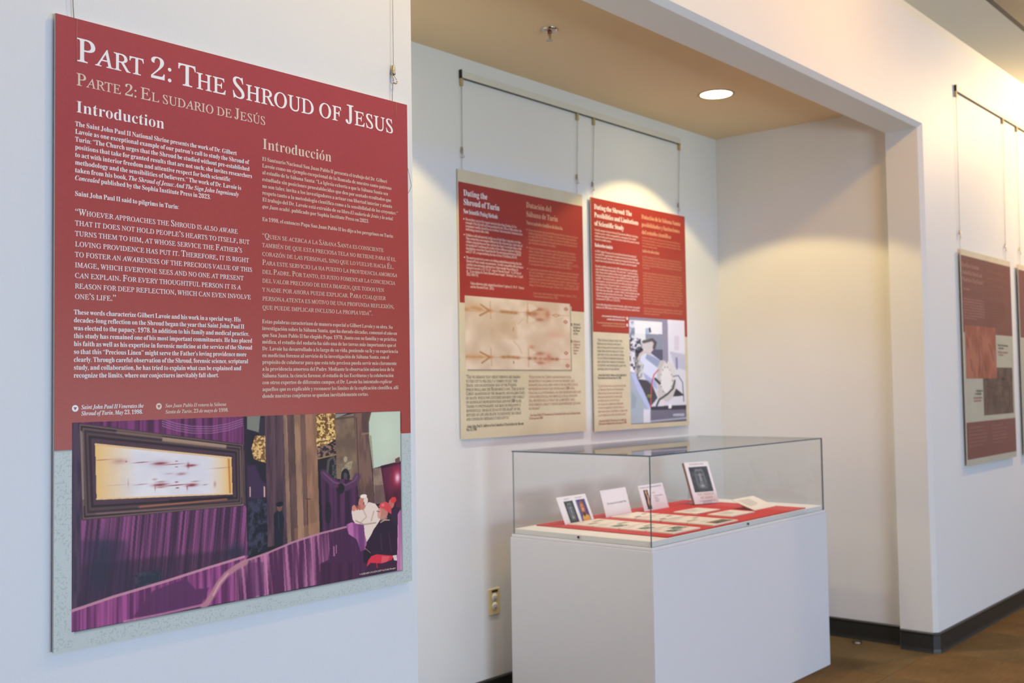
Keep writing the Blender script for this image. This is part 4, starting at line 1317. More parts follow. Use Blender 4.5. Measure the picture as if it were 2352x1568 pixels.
# the tube
P.poly([(149, 385), (195, 336), (271, 314), (361, 333), (544, 406), (535, 614), (470, 679), (233, 531)], (220, 226, 244), 2)
P.poly([(300, 334), (544, 406), (479, 472), (268, 384)], (146, 158, 188), 6, 0.9)
P.poly([(218, 514), (458, 613), (470, 688), (261, 579)], (166, 176, 214), 6, 0.9)
P.line([(148, 401), (187, 348), (263, 322), (353, 342)], 14, (206, 198, 192), 1, 1)
P.tex([(90, 402), (164, 385), (236, 449), (202, 563), (127, 579), (86, 498)], (96, 96, 96), (210, 210, 208), 12, 8, 84, 1, 2)
# big flange
P.ell(*(568, 580), 100, 182, (200, 196, 192), 2)
P.ell(*(670, 598), 150, 190, (222, 218, 214), 2)
P.poly([(454, 696), (822, 615), (784, 750), (654, 799), (497, 787)], (206, 200, 196), 5)
P.ell(*(638, 597), 96, 118, (232, 230, 226), 2)
import math as _m
for k in range(14):
    an = k * 2 * _m.pi / 14
    P.ell(*(638, 597), 1, 1, (0, 0, 0), 1, 0)
    cx_, cy_ = (638, 597)
    P.ell(cx_ + 108 * _m.cos(an), cy_ + 134 * _m.sin(an), 7, 6, (70, 68, 70), 1, 0.8)
P.ell(*(646, 417), 16, 12, (150, 146, 146), 1)
P.line([(436, 580), (512, 622)], 12, (50, 56, 54), 0.9)
P.line([(493, 493), (414, 539), (373, 613), (354, 727), (345, 842)], 6, (206, 84, 84), 0.85)
P.line([(790, 598), (755, 674), (641, 731), (498, 779), (449, 836)], 9, (62, 74, 72), 0.95)
P.line([(760, 556), (858, 547), (937, 616), (954, 804)], 5, (80, 80, 90), 0.8)
P.poly([(752, 750), (812, 675), (965, 744), (849, 751)], (60, 58, 64), 2)
P.poly([(341, 842), (1002, 839), (1004, 899), (340, 879)], (66, 62, 74), 2)
P.poly([(340, 876), (1008, 884), (1008, 1002), (336, 993)], (116, 114, 132), 3)
P.poly([(745, 920), (957, 920), (956, 949), (744, 943)], (206, 206, 218), 4, 0.8)
P.line([(344, 981), (1005, 968)], 8, (206, 206, 216), 0.7, 1)
P.poly([(661, 824), (720, 823), (718, 867), (664, 866)], (240, 238, 240), 1)
P.poly([(529, 780), (591, 781), (581, 839), (527, 833)], (236, 220, 220), 2)
P.tex([(293, 727), (361, 727), (345, 756), (284, 759)], (120, 130, 60), (210, 220, 120), 5, 5, 85, 0.8, 1)
P.poly([(-2, 994), (1007, 992), (1007, 1002), (-2, 1006)], (80, 84, 90), 1)
P.to_obj('photograph_print', 555.6, 571.9, 323.0, 602.4, p2, 0.0004)

# ================================================================== panels on the right wall
def far_panel(x0, z1, w_, h_, label, full):
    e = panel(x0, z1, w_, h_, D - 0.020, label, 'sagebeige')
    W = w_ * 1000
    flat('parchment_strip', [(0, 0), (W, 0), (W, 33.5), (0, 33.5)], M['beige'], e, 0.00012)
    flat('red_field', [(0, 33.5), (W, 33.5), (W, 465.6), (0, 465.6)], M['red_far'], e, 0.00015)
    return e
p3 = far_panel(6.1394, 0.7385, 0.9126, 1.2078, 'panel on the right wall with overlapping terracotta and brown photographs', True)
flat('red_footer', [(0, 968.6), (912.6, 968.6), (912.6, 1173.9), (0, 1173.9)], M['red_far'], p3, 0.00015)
text_obj('heading_lettering', block(['How Have Scientists', 'Studied the Shroud and', 'What Have They Found?'], (9.2, [97.9, 138.8, 179.7], [311.3, 359.0, 378.2])), 25, M['ink_farpink'], p3, 0.0005, 1)
text_obj('heading_lettering', block(['¿Cómo han estudiado los', 'científicos la Sábana Santa?', '¿Qué han descubierto?'], (442.1, [100.5, 141.2, 182.0], [816.6, 841.1, 781.0])), 22, M['ink_farbrown'], p3, 0.0005, 1)
text_obj('subheading_lettering', [('Blood Samples', 17.4, 130.9, 227.4)], 18, M['ink_farpink'], p3, 0.0005, 1)
text_obj('subheading_lettering', [('Muestras de sangre', 447.0, 641.8, 227.6)], 18, M['ink_farbrown'], p3, 0.0005, 1)
text_obj('body_text', block(['Both Carbon 14 experts and chemists have', 'examined fibers from the blood stains and', 'found haemoglobin and serum albumin in', 'the marks, with high bilirubin content that', 'agrees with a person who had suffered great', 'trauma. The marks were formed before the', 'image, since no image lies under them. All', 'were made by direct contact.'],
         (17.7, [281.9, 297.4, 312.8, 328.3, 343.7, 359.1, 374.6, 390.0], [405.0, 392.2, 408.4, 418.0, 405.1, 410.2, 401.7, 246.1])), 13, M['ink_farpink'], p3, 0.0005, 1)
text_obj('body_text', block(['Tanto los expertos como los químicos han', 'examinado fibras de las manchas de sangre y', 'han encontrado hemoglobina y albúmina en', 'las marcas, con alto contenido de bilirrubina', 'que concuerda con una persona que había', 'sufrido un gran trauma. Las marcas fueron', 'formadas antes de la imagen, ya que no hay', 'imagen debajo de ellas. Todas se hicieron', 'por contacto directo.'],
         (450.3, [282.8, 297.9, 312.9, 328.0, 343.0, 358.1, 373.1, 388.2, 403.2], [854.2, 859.9, 863.1, 856.4, 862.1, 857.8, 851.1, 844.3, 652.7])), 12, M['ink_farbrown'], p3, 0.0005, 1)
text_obj('quotation_text', block(['“La Sindone is a mirror of the', 'Gospel. In fact, if we reflect on', 'the sacred linen, we cannot escape', 'the idea that the image it presents', 'has such a profound relationship', 'with what the Gospels tell.”'], (32.8, [1004.9, 1025.0, 1045.1, 1065.2, 1085.2, 1105.3], [389.2, 387.0, 414.0, 398.3, 402.9, 294.0])), 13, M['ink_farpink'], p3, 0.0005, 1, small=True)
text_obj('quotation_text', block(['“La Sábana es espejo del', 'Evangelio. Si se reflexiona sobre', 'el lienzo sagrado, no se puede', 'prescindir de la consideración de', 'que la imagen tiene una relación', 'tan profunda con ellos.”'], (451.5, [1004.9, 1024.8, 1044.8, 1064.8, 1084.8, 1104.8], [864.0, 881.7, 809.3, 889.5, 897.3, 794.8])), 12, M['ink_farpink'], p3, 0.0005, 1, small=True)
text_obj('caption_text', [('Detail of the blood stains', 602.6, 812.7, 532.4), ('on the linen', 617.2, 769.0, 549.7)], 14, M['ink_black'], p3, 0.0005, 1)
text_obj('caption_text', [('of the foot area', 185.8, 298.1, 800.1), ('in raking light', 167.1, 274.6, 816.4)], 14, M['ink_black'], p3, 0.0005, 1)
text_obj('caption_text', [('Detalle de las manchas', 598.0, 807.8, 573.4), ('en el lienzo', 617.4, 796.1, 589.2)], 14, M['ink_brown'], p3, 0.0005, 1)
text_obj('caption_text', [('de la zona del pie', 130.9, 294.0, 839.3), ('con luz rasante', 137.6, 270.4, 855.9)], 14, M['ink_brown'], p3, 0.0005, 1)
P = Paint(90, 130, (100, 82, 70))
P.asp = 0.7
P.tex([(0, 0), (1000, 0), (1000, 1000), (0, 1000)], (86, 68, 58), (108, 88, 74), 30, 12, 91)
for q in ([(60, 380), (300, 440), (520, 380), (800, 440), (980, 400)], [(120, 120), (200, 560), (140, 900)], [(700, 100), (640, 600), (760, 900)], [(100, 640), (500, 620), (900, 660)]):
    P.line(q, 9, (66, 50, 48), 0.6, 3)
P.ell(660, 250, 60, 30, (50, 36, 36), 3, 0.9)
P.to_obj('photograph_print', 570.7, 278.3, 311.5, 659.5, p3, 0.0003)
P = Paint(90, 140, (190, 108, 82))
P.asp = 0.65
P.tex([(0, 0), (1000, 0), (1000, 1000), (0, 1000)], (148, 86, 66), (170, 108, 84), 50, 8, 92)
for q in ([(440, 300), (420, 500), (450, 640), (400, 900)], [(760, 330), (860, 520), (900, 660)], [(150, 640), (200, 860)], [(480, 200), (520, 260)], [(60, 260), (90, 420)], [(600, 700), (640, 860)]):
    P.line(q, 9, (104, 54, 44), 0.7, 3)
P.to_obj('photograph_print', 549.1, 299.8, 25.3, 424.4, p3, 0.0006)
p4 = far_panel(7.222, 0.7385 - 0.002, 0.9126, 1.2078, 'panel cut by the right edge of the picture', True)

# ================================================================== picture rails
def picture_rail(x0, x1, z0, z1, ywall, label):
    e = empty('picture_rail', (x0, ywall, z0), label, 'rail')
    w_ = x1 - x0
    MB().box(0, w_, -0.013, 0, 0.004, z1 - z0, bev=0.001).build('rail_body', M['rail'], e)
    MB().box(0, w_, -0.012, -0.001, 0.0, 0.0045).build('rail_groove', M['railslot'], e)
    m = MB().box(-0.004, 0.003, -0.015, 0, 0.0, z1 - z0 + 0.003, bev=0.001)
    m.lathe([(0, 0.0022), (0.004, 0.0018), (0.005, 0)], (-0.004, -0.008, (z1 - z0) * 0.72), (-1, 0, 0), 12)
    m.lathe([(0, 0.0022), (0.004, 0.0018), (0.005, 0)], (-0.004, -0.008, (z1 - z0) * 0.28), (-1, 0, 0), 12)
    m.build('end_cap', M['blackhw'], e)
    return e


picture_rail(3.452, 5.290, 1.389, 1.425, YB, 'slim picture rail high on the alcove back wall')
picture_rail(6.183, 9.6, 1.636, 1.671, D, 'slim picture rail high on the right wall')
picture_rail(0.2, XC - 0.03, 1.636, 1.671, D, 'picture rail above the large red title panel')


# ================================================================== hanging wires with their grippers
def wire(x, ztop, zhook, zbot, yw, yp, label, group, dx=0.0, r=0.0011, xb=None):
    xb = x + dx if xb is None else xb
    e = empty('hanging_wire', (x, yw, ztop), label, 'wire', group)
    y = -0.009
    m = MB().box(-0.007, 0.007, -0.014, -0.002, -0.034, 0.0, bev=0.0015)
    m.build('rail_hook', M['creamhw'], e)
    zh = zhook - ztop
    MB().tube([(0, y, -0.03), (dx, y, zh)], r, 6).build('cord', M['wire'], e)
    m = MB().lathe([(0, 0.018), (0.003, 0.018), (0.0042, 0.016), (0.0042, 0.0), (0.0055, -0.001), (0.0055, -0.006), (0, -0.006)], (dx, y, zh), (0, 0, 1), 14)
    m.build('gripper', M['steel'], e)
    hk = [(dx, y, zh - 0.005), (dx - 0.003, y - 0.002, zh - 0.012), (dx - 0.003, y - 0.003, zh - 0.02)]
    hk += [(dx + 0.003 - 0.007 * math.cos(t), y - 0.003, zh - 0.022 - 0.007 * math.sin(t)) for t in (0.2, 0.7, 1.2, 1.7, 2.2, 2.7, 3.2)]
    m = MB().tube(hk, 0.0018, 8)
    m.tube([(dx, y, zh - 0.005), (dx + 0.004, y - 0.003, zh - 0.014), (dx + 0.008, y - 0.003, zh - 0.019)], 0.0008, 6)
    m.build('hook', M['steel'], e)
    m = MB().tube([(dx - 0.001, y - 0.001, zh - 0.024)] + arc((dx - 0.001, y, zh - 0.027), (dx - 0.006, y, (zh + zbot - ztop) / 2 - 0.01), (xb - x, y + 0.002, zbot - ztop), 8), 0.0008, 6)
    m.build('loop_line', M['wire'], e)
    return e


wire(3.456, 1.389, 1.060, 0.974, YB, 0, 'hanging wire at the left edge of the left alcove panel', 'alcove hanging wires', -0.002)
wire(4.311, 1.389, 1.058, 0.974, YB, 0, 'hanging wire at the right edge of the left alcove panel', 'alcove hanging wires', -0.012)
wire(4.451, 1.389, 1.040, 0.970, YB, 0, 'hanging wire at the left edge of the right alcove panel', 'alcove hanging wires', -0.018)
wire(5.279, 1.389, 1.030, 0.970, YB, 0, 'rightmost hanging wire in the alcove', 'alcove hanging wires', -0.022)
wire(6.184, 1.638, 0.830, 0.738, D, 0, 'leftmost hanging wire on the right wall', 'right wall hanging wires', -0.014)
wire(7.045, 1.638, 0.828, 0.738, D, 0, 'hanging wire at the right edge of the right wall panel', 'right wall hanging wires', -0.036)
wire(7.338, 1.638, 0.835, 0.738, D, 0, 'hanging wire nearest the right edge of the picture', 'right wall hanging wires', -0.022)
wire(1.863, 1.638, 0.812, 0.733, D, 0, 'hanging wire with hook above the right side of the title panel', 'title panel hanging wires', -0.002, r=0.0006, xb=1.858)
wire(1.012, 1.638, 0.85, 0.733, D, 0, 'hanging wire above the left side of the title panel', 'title panel hanging wires', 0.001, r=0.0006)
for x, z0, z1 in ((1.0155, 0.7357, 0.648), (1.8655, 0.7357, 0.697)):
    o = MB().tube([(x - pa.location.x, -0.0012, z0 - pa.location.z), (x - pa.location.x, -0.0012, z1 - pa.location.z)], 0.0003, 5)
    o.build('threaded_line', M['ink_tan'], pa)
ls = [(1.904, 1.9945, 0.594), (1.912, 1.991, 0.560), (1.919, 1.990, 0.528), (1.916, 1.991, 0.512), (1.902, 1.9945, 0.498)]
m = MB().tube([tuple(Vector(q) - pa.location) for q in arc(ls[0], ls[1], ls[2], 6) + arc(ls[2], ls[3], ls[4], 5)[1:]], 0.0006, 6)
m.build('loose_line', M['wire'], pa)

# ================================================================== alcove ceiling fittings
for k, (x, lab) in enumerate(((4.808, 'lit round recessed downlight in the alcove ceiling'), (2.68, 'second recessed downlight hidden behind the left wall edge'))):
    e = empty('downlight', (x, 2.737, ZN), lab, 'downlight', 'alcove downlights')
    m = MB().lathe([(0.0795, 0.0), (0.0795, -0.002), (0.083, -0.0045), (0.092, -0.003), (0.096, 0.0)], (0, 0, 0), (0, 0, 1), 48)
    m.build('trim_ring', M['lampring'], e)
    m = MB().lathe([(0, -0.0015), (0.0795, -0.0015)], (0, 0, 0), (0, 0, 1), 48)
    m.build('lens', M['lens'], e)
e = empty('fire_sprinkler', (3.446, 2.738, ZN), 'chrome fire sprinkler on the alcove ceiling', 'sprinkler')
MB().lathe([(0.037, 0), (0.036, -0.004), (0.030, -0.008), (0.016, -0.011), (0.014, -0.006), (0, -0.006)], (0, 0, 0), (0, 0, 1), 32).build('escutcheon', M['chrome'], e)
MB().lathe([(0, 0), (0.0085, -0.004), (0.0085, -0.016), (0.006, -0.018), (0, -0.018)], (0, 0, 0), (0, 0, 1), 16).build('nozzle_body', M['copper'], e)
for s in (-1, 1):
    MB().tube([(0.007 * s, 0, -0.014), (0.0095 * s, 0, -0.026), (0.007 * s, 0, -0.036), (0.001 * s, 0, -0.043)], 0.0016, 6).build('frame_arm', M['chrome'], e)
MB().lathe([(0, -0.018), (0.0022, -0.02), (0.0022, -0.036), (0, -0.038)], (0, 0, 0), (0, 0, 1), 10).build('glass_bulb', M['copper'], e)
m = MB().lathe([(0, -0.043), (0.006, -0.043), (0.0135, -0.045), (0.014, -0.047), (0.005, -0.0455), (0, -0.0455)], (0, 0, 0), (0, 0, 1), 24)
m.build('deflector', M['chrome'], e)

# ================================================================== wall outlet
e = empty('wall_outlet', (3.632, YB, -0.960), 'ivory duplex outlet low on the alcove wall', 'outlet')
MB().box(-0.037, 0.037, -0.0055, 0, -0.058, 0.058, bev=0.002).build('cover_plate', M['ivory'], e)
m = MB().box(-0.019, 0.021, -0.0068, -0.0054, 0.042, 0.052)
m.build('label_strip', M['blackhw'], e)
for z in (0.0195, -0.0195):
    m = MB().lathe([(0, 0.003), (0.016, 0.0028), (0.0172, 0.001), (0.0172, 0)], (0, -0.0055, z), (0, -1, 0), 28)
    r = m.build('receptacle', M['white_plastic'], e)
    for sx, h in ((-0.0065, 0.008), (0.0065, 0.0065)):
        MB().box(sx - 0.0011, sx + 0.0011, -0.0092, -0.0082, z + 0.002 - h / 2 + 0.001, z + 0.002 + h / 2 + 0.001).build('slot', M['blackhw'], r)
    MB().lathe([(0, 0.001), (0.0024, 0.001), (0.0024, 0)], (0, -0.0083, z - 0.008), (0, -1, 0), 10).build('slot', M['blackhw'], r)
MB().lathe([(0, 0.001), (0.0025, 0.0007), (0.003, 0)], (0, -0.0055, 0), (0, -1, 0), 12).build('screw', M['steel'], e)

# ================================================================== clear bumper on the floor
e = empty('floor_bumper', (5.615, 2.418, ZF), 'clear plastic dome on the carpet beside the black baseboard', 'bumper')
MB().lathe([(0.027, 0.0), (0.0265, 0.008), (0.023, 0.017), (0.015, 0.024), (0, 0.0265)], (0, 0, 0), (0, 0, 1), 24).build('dome', M['clear'], e)
MB().lathe([(0, 0.003), (0.012, 0.003), (0.012, 0.0), (0, 0)], (0, 0, 0), (0, 0, 1), 16).build('base_disc', M['white_plastic'], e)

# ================================================================== display case
SX, SY, SX2, SY2, SZ = 3.5392, 2.3417, 5.1096, 3.0768, -0.6469
KX, KY, KX2, KY2, KZ = 3.547, 2.3499, 5.1013, 3.0693, -0.2729
DZ = -0.6100
GT = 0.0055
case = empty('display_case', ((SX + SX2) / 2, (SY + SY2) / 2, ZF), 'white plinth display case with clear box top in the alcove', 'display case')
ox, oy, oz = case.location


def cbox(name, mt, x0, x1, y0, y1, z0, z1, bev=0.001):
    return MB().box(x0 - ox, x1 - ox, y0 - oy, y1 - oy, z0 - oz, z1 - oz, bev=bev).build(name, M[mt], case)


cbox('plinth_body', 'plinth', SX, SX2, SY, SY2, ZF + 0.001, SZ, 0.0015)
cbox('ledge_molding', 'plinth', SX + 0.004, SX2 - 0.004, SY + 0.004, SY2 - 0.004, SZ, SZ + 0.014, 0.0035)
cbox('deck', 'deck', KX + GT + 0.0006, KX2 - GT - 0.0006, KY + GT + 0.0006, KY2 - GT - 0.0006, SZ + 0.012, DZ, 0.0015)
GZ = SZ + 0.0145
# four sides and a lid of clear sheet with dark polished edges


def sheet(name, x0, x1, y0, y1, z0, z1, thin, clear_back=True):
    m = MB().box(x0 - ox, x1 - ox, y0 - oy, y1 - oy, z0 - oz, z1 - oz)
    for f in m.bm.faces:
        f.normal_update()
        f.material_index = 0 if abs(f.normal[thin]) > 0.5 or (f.normal.y > 0.5 and not (thin == 0 and x0 < 4)) or y0 > 3.0 else 1
    return m.build(name, [M['glass'], M['glassedge']], case)


sheet('glass_panel', KX, KX2, KY, KY + GT, GZ, KZ - GT, 1)
sheet('glass_panel', KX, KX2, KY2 - GT, KY2, GZ, KZ - GT, 1)
sheet('glass_panel', KX, KX + GT, KY + GT + 0.0002, KY2 - GT - 0.0002, GZ, KZ - GT, 0)
sheet('glass_panel', KX2 - GT, KX2, KY + GT + 0.0002, KY2 - GT - 0.0002, GZ, KZ - GT, 0)
sheet('glass_lid', KX, KX2, KY, KY2, KZ - GT + 0.0002, KZ, 2)
for c_, ax in (((KX, 2.711, -0.6195), (-1, 0, 0)), ((4.322, KY, -0.6205), (0, -1, 0))):
    MB().lathe([(0, 0.0035), (0.003, 0.0033), (0.0055, 0.002), (0.006, 0)], (c_[0] - ox, c_[1] - oy, c_[2] - oz), ax, 16).build('screw', M['blackhw'], case)

# red lining board on the deck
e = empty('red_board', (4.300, 2.704, DZ), 'red lining board on the deck of the display case', 'board')
MB().box(-0.622, 0.622, -0.342, 0.340, 0.0012, 0.0045, bev=0.0004).build('red_surface', M['redboard'], e)
MB().box(-0.622, 0.622, -0.342, 0.340, 0.0, 0.0012).build('brown_backing', M['boardedge'], e)
RZ = DZ + 0.0045


# ------------------------------------------------------------------ cards
def card_base(x, y, z, rz, tilt, w_, h_, label, group, name='display_card', th=0.006, mt='card', cat='card'):
    """card lying or leaning: local x right, local z up the card face, face towards -y, foot at the origin"""
    e = empty(name, (x, y, z), label, cat, group)
    e.rotation_euler = (-(math.pi / 2 - tilt), 0, rz)
    o = MB().box(-w_ / 2, w_ / 2, 0.0, th, 0, h_, bev=0.0008).build('card_sheet', M[mt], e)
    return e


def shift_text(lines, w_, h_):
    return [(t, u - w_ * 500, None if u1 is None else u1 - w_ * 500, v - h_ * 1000) for t, u, u1, v in lines]


def face_paint(kind):
    if kind == 'negative':
        P = Paint(44, 66, (62, 68, 70))
        P.asp = 0.62
        P.tex([(0, 0), (1000, 0), (1000, 1000), (0, 1000)], (48, 56, 58), (72, 80, 82), 8, 8, 5)
        P.glow(500, 470, 210, 330, (104, 112, 116), 0.7)
        P.line([(500, 300), (500, 560)], 34, (170, 178, 182), 0.7, 1)
        P.line([(360, 330), (640, 330)], 26, (150, 156, 160), 0.6, 1)
        P.ell(400, 400, 60, 26, (60, 66, 70), 1, 0.8)
        P.ell(600, 400, 60, 26, (60, 66, 70), 1, 0.8)
        P.line([(420, 640), (580, 640)], 20, (168, 176, 178), 0.6, 1)
        P.glow(500, 760, 130, 70, (196, 202, 204), 0.8)
        P.line([(290, 260), (270, 740)], 26, (132, 138, 142), 0.6, 1)
        P.line([(710, 260), (730, 740)], 26, (132, 138, 142), 0.6, 1)
        P.line([(300, 200), (400, 110), (500, 170), (620, 100), (700, 200)], 24, (160, 166, 170), 0.6, 1)
        P.line([(240, 830), (760, 830)], 12, (140, 146, 150), 0.6, 1)
    elif kind == 'portrait':
        P = Paint(44, 66, (74, 58, 122))
        P.asp = 0.62
        P.poly([(0, 0), (160, 0), (110, 1000), (0, 1000)], (96, 130, 176), 4)
        P.poly([(180, 1000), (200, 820), (360, 700), (660, 700), (900, 780), (960, 1000)], (222, 170, 70), 1)
        P.ell(480, 400, 270, 330, (146, 88, 62), 1)
        P.poly([(230, 380), (250, 800), (330, 700), (300, 380)], (120, 72, 56), 1)
        P.poly([(700, 380), (730, 780), (640, 700), (660, 380)], (120, 72, 56), 1)
        P.ell(480, 430, 170, 240, (196, 132, 92), 1)
        P.ell(480, 690, 130, 110, (72, 46, 44), 2)
        P.line([(480, 380), (490, 520)], 20, (232, 196, 150), 0.8, 1)
        P.line([(370, 370), (440, 370)], 18, (70, 44, 44), 0.8)
        P.line([(530, 370), (600, 370)], 18, (70, 44, 44), 0.8)
        P.line([(420, 610), (550, 610)], 20, (110, 60, 54), 0.8)
    elif kind == 'sculpture':
        P = Paint(26, 66, (44, 34, 30))
        P.asp = 0.35
        P.tex([(0, 0), (1000, 0), (1000, 1000), (0, 1000)], (34, 26, 24), (70, 54, 44), 9, 6, 6)
        P.ell(520, 130, 240, 110, (196, 150, 112), 1)
        P.poly([(420, 230), (760, 260), (860, 420), (700, 760), (420, 860), (380, 600), (560, 420)], (190, 140, 104), 2)
        P.line([(700, 300), (560, 560), (420, 700)], 26, (232, 196, 156), 0.8, 1)
    elif kind == 'green':
        P = Paint(56, 30, (150, 170, 150))
        P.asp = 1.8
        P.tex([(0, 0), (1000, 0), (1000, 1000), (0, 1000)], (34, 56, 42), (190, 204, 186), 5, 9, 8, 1, 0, 1.6)
    elif kind == 'olive':
        P = Paint(56, 30, (160, 150, 90))
        P.asp = 1.8
        P.tex([(0, 0), (1000, 0), (1000, 1000), (0, 1000)], (120, 108, 48), (196, 190, 140), 6, 16, 9, 1, 0, 1.2)
    else:
        P = Paint(56, 30, (90, 84, 70))
        P.asp = 1.8
        P.tex([(0, 0), (1000, 0), (1000, 1000), (0, 1000)], (64, 58, 44), (120, 112, 90), 5, 12, 10, 1, 0, 1.2)
        P.poly([(0, 0), (1000, 0), (1000, 120), (0, 200)], (206, 196, 110), 2, 0.8)
    return P


CW, CHT = 0.216, 0.127
# three cards leaning on small clear easels
lean = [
    (3.8515, 2.932, 0.01, 67, 'leaning white card with dark and colour face pictures side by side'),
    (4.1635, 2.937, 0.03, 74, 'leaning white card lettered The Image of an Upright Man'),
    (4.4605, 2.9205, 0.0, 73, 'leaning white card with sculpture picture behind the glass corner')]
for i, (x, y, rz, th, lab) in enumerate(lean):
    e = card_base(x, y, RZ, rz, math.radians(th), CW, CHT, lab, 'leaning cards', th=0.003)
    if i == 0:
        face_paint('negative').to_obj('picture_print', 66, 100, -68, -104, e, 0.0003)
        face_paint('portrait').to_obj('picture_print', 70, 100, 18, -104, e, 0.0003)
        text_obj('card_text', [('Shroud Face', -60, -18, -112)], 4.5, M['ink_grey'], e, 0.0004, 1)
        text_obj('card_text', [('Colored sculpture', 20, 82, -112)], 4.5, M['ink_grey'], e, 0.0004, 1)
    elif i == 1:
        text_obj('card_text', [('The Image of an Upright Man', -78, 86, -58)], 8.5, M['ink_grey'], e, 0.0004, 1)
    else:
        face_paint('sculpture').to_obj('picture_print', 38, 96, -76, -103, e, 0.0003)
        text_obj('card_text', [('The Sculpture of the Upright Man of the Shroud', -100, 98, -112)], 6.0, M['ink_grey'], e, 0.0004, 1)
        text_obj('card_text', [('HOME', -4, 28, -82), ('Statue of the upright man', 0, 82, -66), ('in bronze', 2, 36, -56), ('collection of', 4, 48, -47), ('the artist', 6, 38, -38)], 5.0, M['ink_grey'], e, 0.0004, 1)


def easel(x, y, z, rz, w_, tilt, hgt, label, depth_=0.05, lip=0.014):
    e = empty('clear_easel', (x, y, z), label, 'easel', 'clear easels')
    e.rotation_euler = (0, 0, rz)
    c_, s_ = math.cos(tilt), math.sin(tilt)
    t = 0.0025
    off = 0.0045
    m = MB()
    # back plate behind the card, a foot strut and a small front lip
    def plate(p, q, wd):
        p, q = Vector((0, *p)), Vector((0, *q))
        d_ = (q - p).normalized()
        n = Vector((0, -d_.z, d_.y)) * t
        a = [p + Vector((-wd / 2, 0, 0)), p + Vector((wd / 2, 0, 0)), q + Vector((wd / 2, 0, 0)), q + Vector((-wd / 2, 0, 0))]
        vs = [m2.bm.verts.new(v) for v in a] + [m2.bm.verts.new(v + n) for v in a]
        for f in ((0, 1, 2, 3), (7, 6, 5, 4), (0, 4, 5, 1), (1, 5, 6, 2), (2, 6, 7, 3), (3, 7, 4, 0)):
            m2.bm.faces.new([vs[k] for k in f])
    m2 = MB()
    b0 = (off + 0.004, 0.0)
    b1 = (off + 0.004 + hgt * c_, hgt * s_)
    plate(b0, b1, w_)
    m2.build('back_plate', M['easel'], e)
    m2 = MB()
    plate((b0[0] + depth_ + hgt * c_ * 0.6, 0.0), (b0[0] + hgt * c_ + 0.0035, hgt * s_), w_)
    m2.build('rear_strut', M['easel'], e)
    m2 = MB()
    plate((b0[0], 0.0003), (b0[0] + depth_ + hgt * c_ * 0.6, 0.0003), w_)
    m2.build('base_plate', M['easel'], e)
    return e


easel(3.8515, 2.934, RZ, 0.01, 0.05, math.radians(67), 0.10, 'small clear easel behind the card with two face pictures', 0.02)
easel(4.1635, 2.939, RZ, 0.03, 0.05, math.radians(74), 0.10, 'small clear easel behind the Upright Man lettered card', 0.02)
easel(4.4605, 2.9225, RZ, 0.0, 0.05, math.radians(73), 0.10, 'small clear easel behind the sculpture card', 0.02)

# flat cards: x, y of the centre
flat_cards = [
    (3.857, 2.8515, ['olive'], 1, 'flat cream card at the left end of the front row'),
    (3.855, 2.717, ['green'], 2, 'second flat card from the left in the front row'),
    (3.857, 2.5815, ['green'], 3, 'third flat card from the left in the front row'),
    (3.855, 2.4444, ['green'], 4, 'nearest flat card with green picture by the glass corner'),
    (4.173, 2.8505, ['dull'], 5, 'flat card in the back row below the lettered leaning card'),
    (4.169, 2.712, ['dull'], 6, 'second flat card from the left in the back row'),
    (4.168, 2.5725, ['dark'], 7, 'third flat card from the left in the back row'),
    (4.170, 2.4403, ['dark'], 8, 'flat card with dark brown picture near the front glass'),
    (4.4835, 2.7105, [], 9, 'flat text card in front of the leaning book'),
    (4.487, 2.528, [], 10, 'flat text card in front of the slanted text card')]
rnd = random.Random(3)
for x, y, kinds, n, lab in flat_cards:
    e = card_base(x, y, RZ + 0.0062, rnd.uniform(-0.015, 0.015), 0.0, CW, 0.129, lab, 'flat cards', th=0.006, mt='creamcard')
    # local z runs up the card; the card lies face up with its foot towards the viewer
    yy = Vector((0, -0.0645, 0))
    e.location += yy
    if kinds:
        k = kinds[0]
        if n <= 4:
            if n > 1:
                face_paint(k).to_obj('picture_print', 84, 46, -84, -62, e, 0.0003)
            else:
                face_paint('olive').to_obj('picture_print', 70, 26, -80, -56, e, 0.0003)
            if n < 4:
                face_paint('olive').to_obj('picture_print', 76, 22, 4, -92, e, 0.0003)
            else:
                face_paint('green').to_obj('picture_print', 84, 56, 4, -100, e, 0.0003)
            text_obj('card_text', [('The image on the linen cloth is', -92, -6, -112), ('seen from the front and the side', -92, -6, -104), ('in these photographs', -92, -26, -96)], 3.6, M['ink_grey'], e, 0.0004, 1)
        elif n == 8:
            face_paint('dark').to_obj('picture_print', 150, 62, -60, -72, e, 0.0003)
            text_obj('card_text', [('Light and shade on the standing figure', -60, 70, -98), ('compared with the cloth', -60, 20, -90)], 4, M['ink_grey'], e, 0.0004, 1)
        else:
            face_paint('olive' if n == 7 else 'dark').to_obj('picture_print', 84 if n == 7 else 44, 18, -70, -30, e, 0.0003)
            face_paint('dark').to_obj('picture_print', 40, 14, 40, -66, e, 0.0003)
            text_obj('card_text', [('The picture of the upright man shows that', -92, 84, -112), ('hair and hands fall as they would if standing', -92, 90, -102), ('with the feet resting on the ground', -92, 60, -92), ('and the arms crossed', -92, 0, -82)], 4, M['ink_grey'], e, 0.0004, 1)
    else:
        text_obj('card_text', [('After years of study of the image the', -72, 66, -104 + 0), ('figure appears to stand upright and', -74, 68, -94), ('lifted up, with the long hair falling', -74, 64, -84), ('over the shoulders as it does when a', -74, 66, -74), ('man is standing, and not lying down,', -72, 68, -64), ('as he would in the tomb.', -70, 20, -54)], 4.6, M['ink_grey'], e, 0.0004, 1)

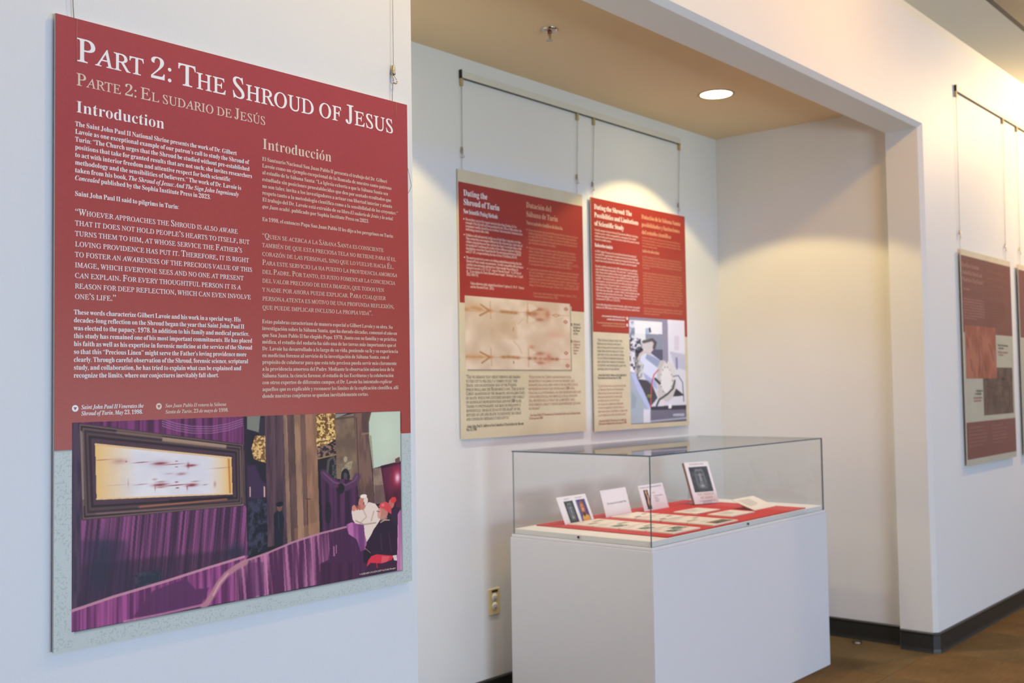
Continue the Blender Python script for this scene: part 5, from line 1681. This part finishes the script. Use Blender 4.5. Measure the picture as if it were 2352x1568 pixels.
# slanted text card on its easel, near the right end
e = card_base(4.7885, 2.5085, RZ + 0.0015, 0.03, math.radians(20), 0.228, 0.129, 'slanted text card at the right end of the red board', 'leaning cards', th=0.003, mt='creamcard')
text_obj('card_text', [('The blood marks on the cloth were made by', -92, 92, -106), ('contact with a body, and they were there', -92, 88, -97), ('before the image was formed. The marks of', -92, 92, -88), ('the face and of the hair are out of register', -92, 92, -79), ('by about one inch, which shows that the', -92, 84, -70), ('image and the marks of blood were made', -92, 90, -61), ('by two different events at two different', -92, 88, -52), ('times on the same linen.', -92, 10, -43)], 4.6, M['ink_grey'], e, 0.0004, 1)
easel(4.7885, 2.5105, RZ, 0.03, 0.20, math.radians(20), 0.095, 'low clear easel under the slanted text card', -0.005)

# ================================================================== book on its easel
rzb = math.atan2(-0.053, 0.156)
tb = math.radians(68.5)
BW, BH, BT = 0.160, 0.222, 0.017
bx0, by0 = (4.715 + 4.871) / 2, (2.862 + 2.809) / 2
e = empty('book', (bx0, by0, RZ + 0.004), 'white paperback with dark face photograph on a clear easel', 'book')
e.rotation_euler = (-(math.pi / 2 - tb), 0, rzb)
MB().box(-BW / 2, BW / 2, 0, 0.0012, 0, BH, bev=0.0004).build('front_cover', M['card'], e)
MB().box(-BW / 2 + 0.0015, BW / 2 - 0.002, 0.0012, BT - 0.001, 0.002, BH - 0.002).build('page_block', M['creamcard'], e)
MB().box(-BW / 2, BW / 2, BT - 0.001, BT, 0, BH, bev=0.0004).build('back_cover', M['card'], e)
MB().box(-BW / 2 - 0.0012, -BW / 2 + 0.0004, 0, BT, 0, BH, bev=0.0004).build('spine', mat('brown_spine', srgb(150, 128, 120), 0.5, noise=0.05), e)
Pn = face_paint('negative')
Pn.a = Pn.a * 1.0
Pn.to_obj('cover_photograph', 124, 134, -60, -196, e, 0.0003)
text_obj('author_line', [('DR. GILBERT LAVOIE', -50, 54, -207)], 6, M['ink_grey'], e, 0.0004, 1)
text_obj('title_lettering', [('THE SHROUD', -50, 62, -44), ('OF JESUS', -34, 46, -26)], 12, M['ink_gold'], e, 0.0004, 1)
text_obj('subtitle_lettering', [('And the Sign John Ingeniously Concealed', -44, 60, -13)], 4.5, M['ink_grey'], e, 0.0004, 1)
ez = easel(bx0 + 0.0, by0 + 0.004, RZ, rzb, 0.10, tb, 0.13, 'clear easel holding the white paperback book', 0.05)
ez.location = Vector((bx0, by0, RZ)) + Vector((-math.sin(rzb), math.cos(rzb), 0)) * 0.0135
m = MB().box(-0.03, 0.03, -0.017, -0.0155, 0.0, 0.018)
m.build('front_lip', M['easel'], ez)
m = MB().box(-0.03, 0.03, -0.017, 0.012, 0.0, 0.0018)
m.build('shelf_plate', M['easel'], ez)
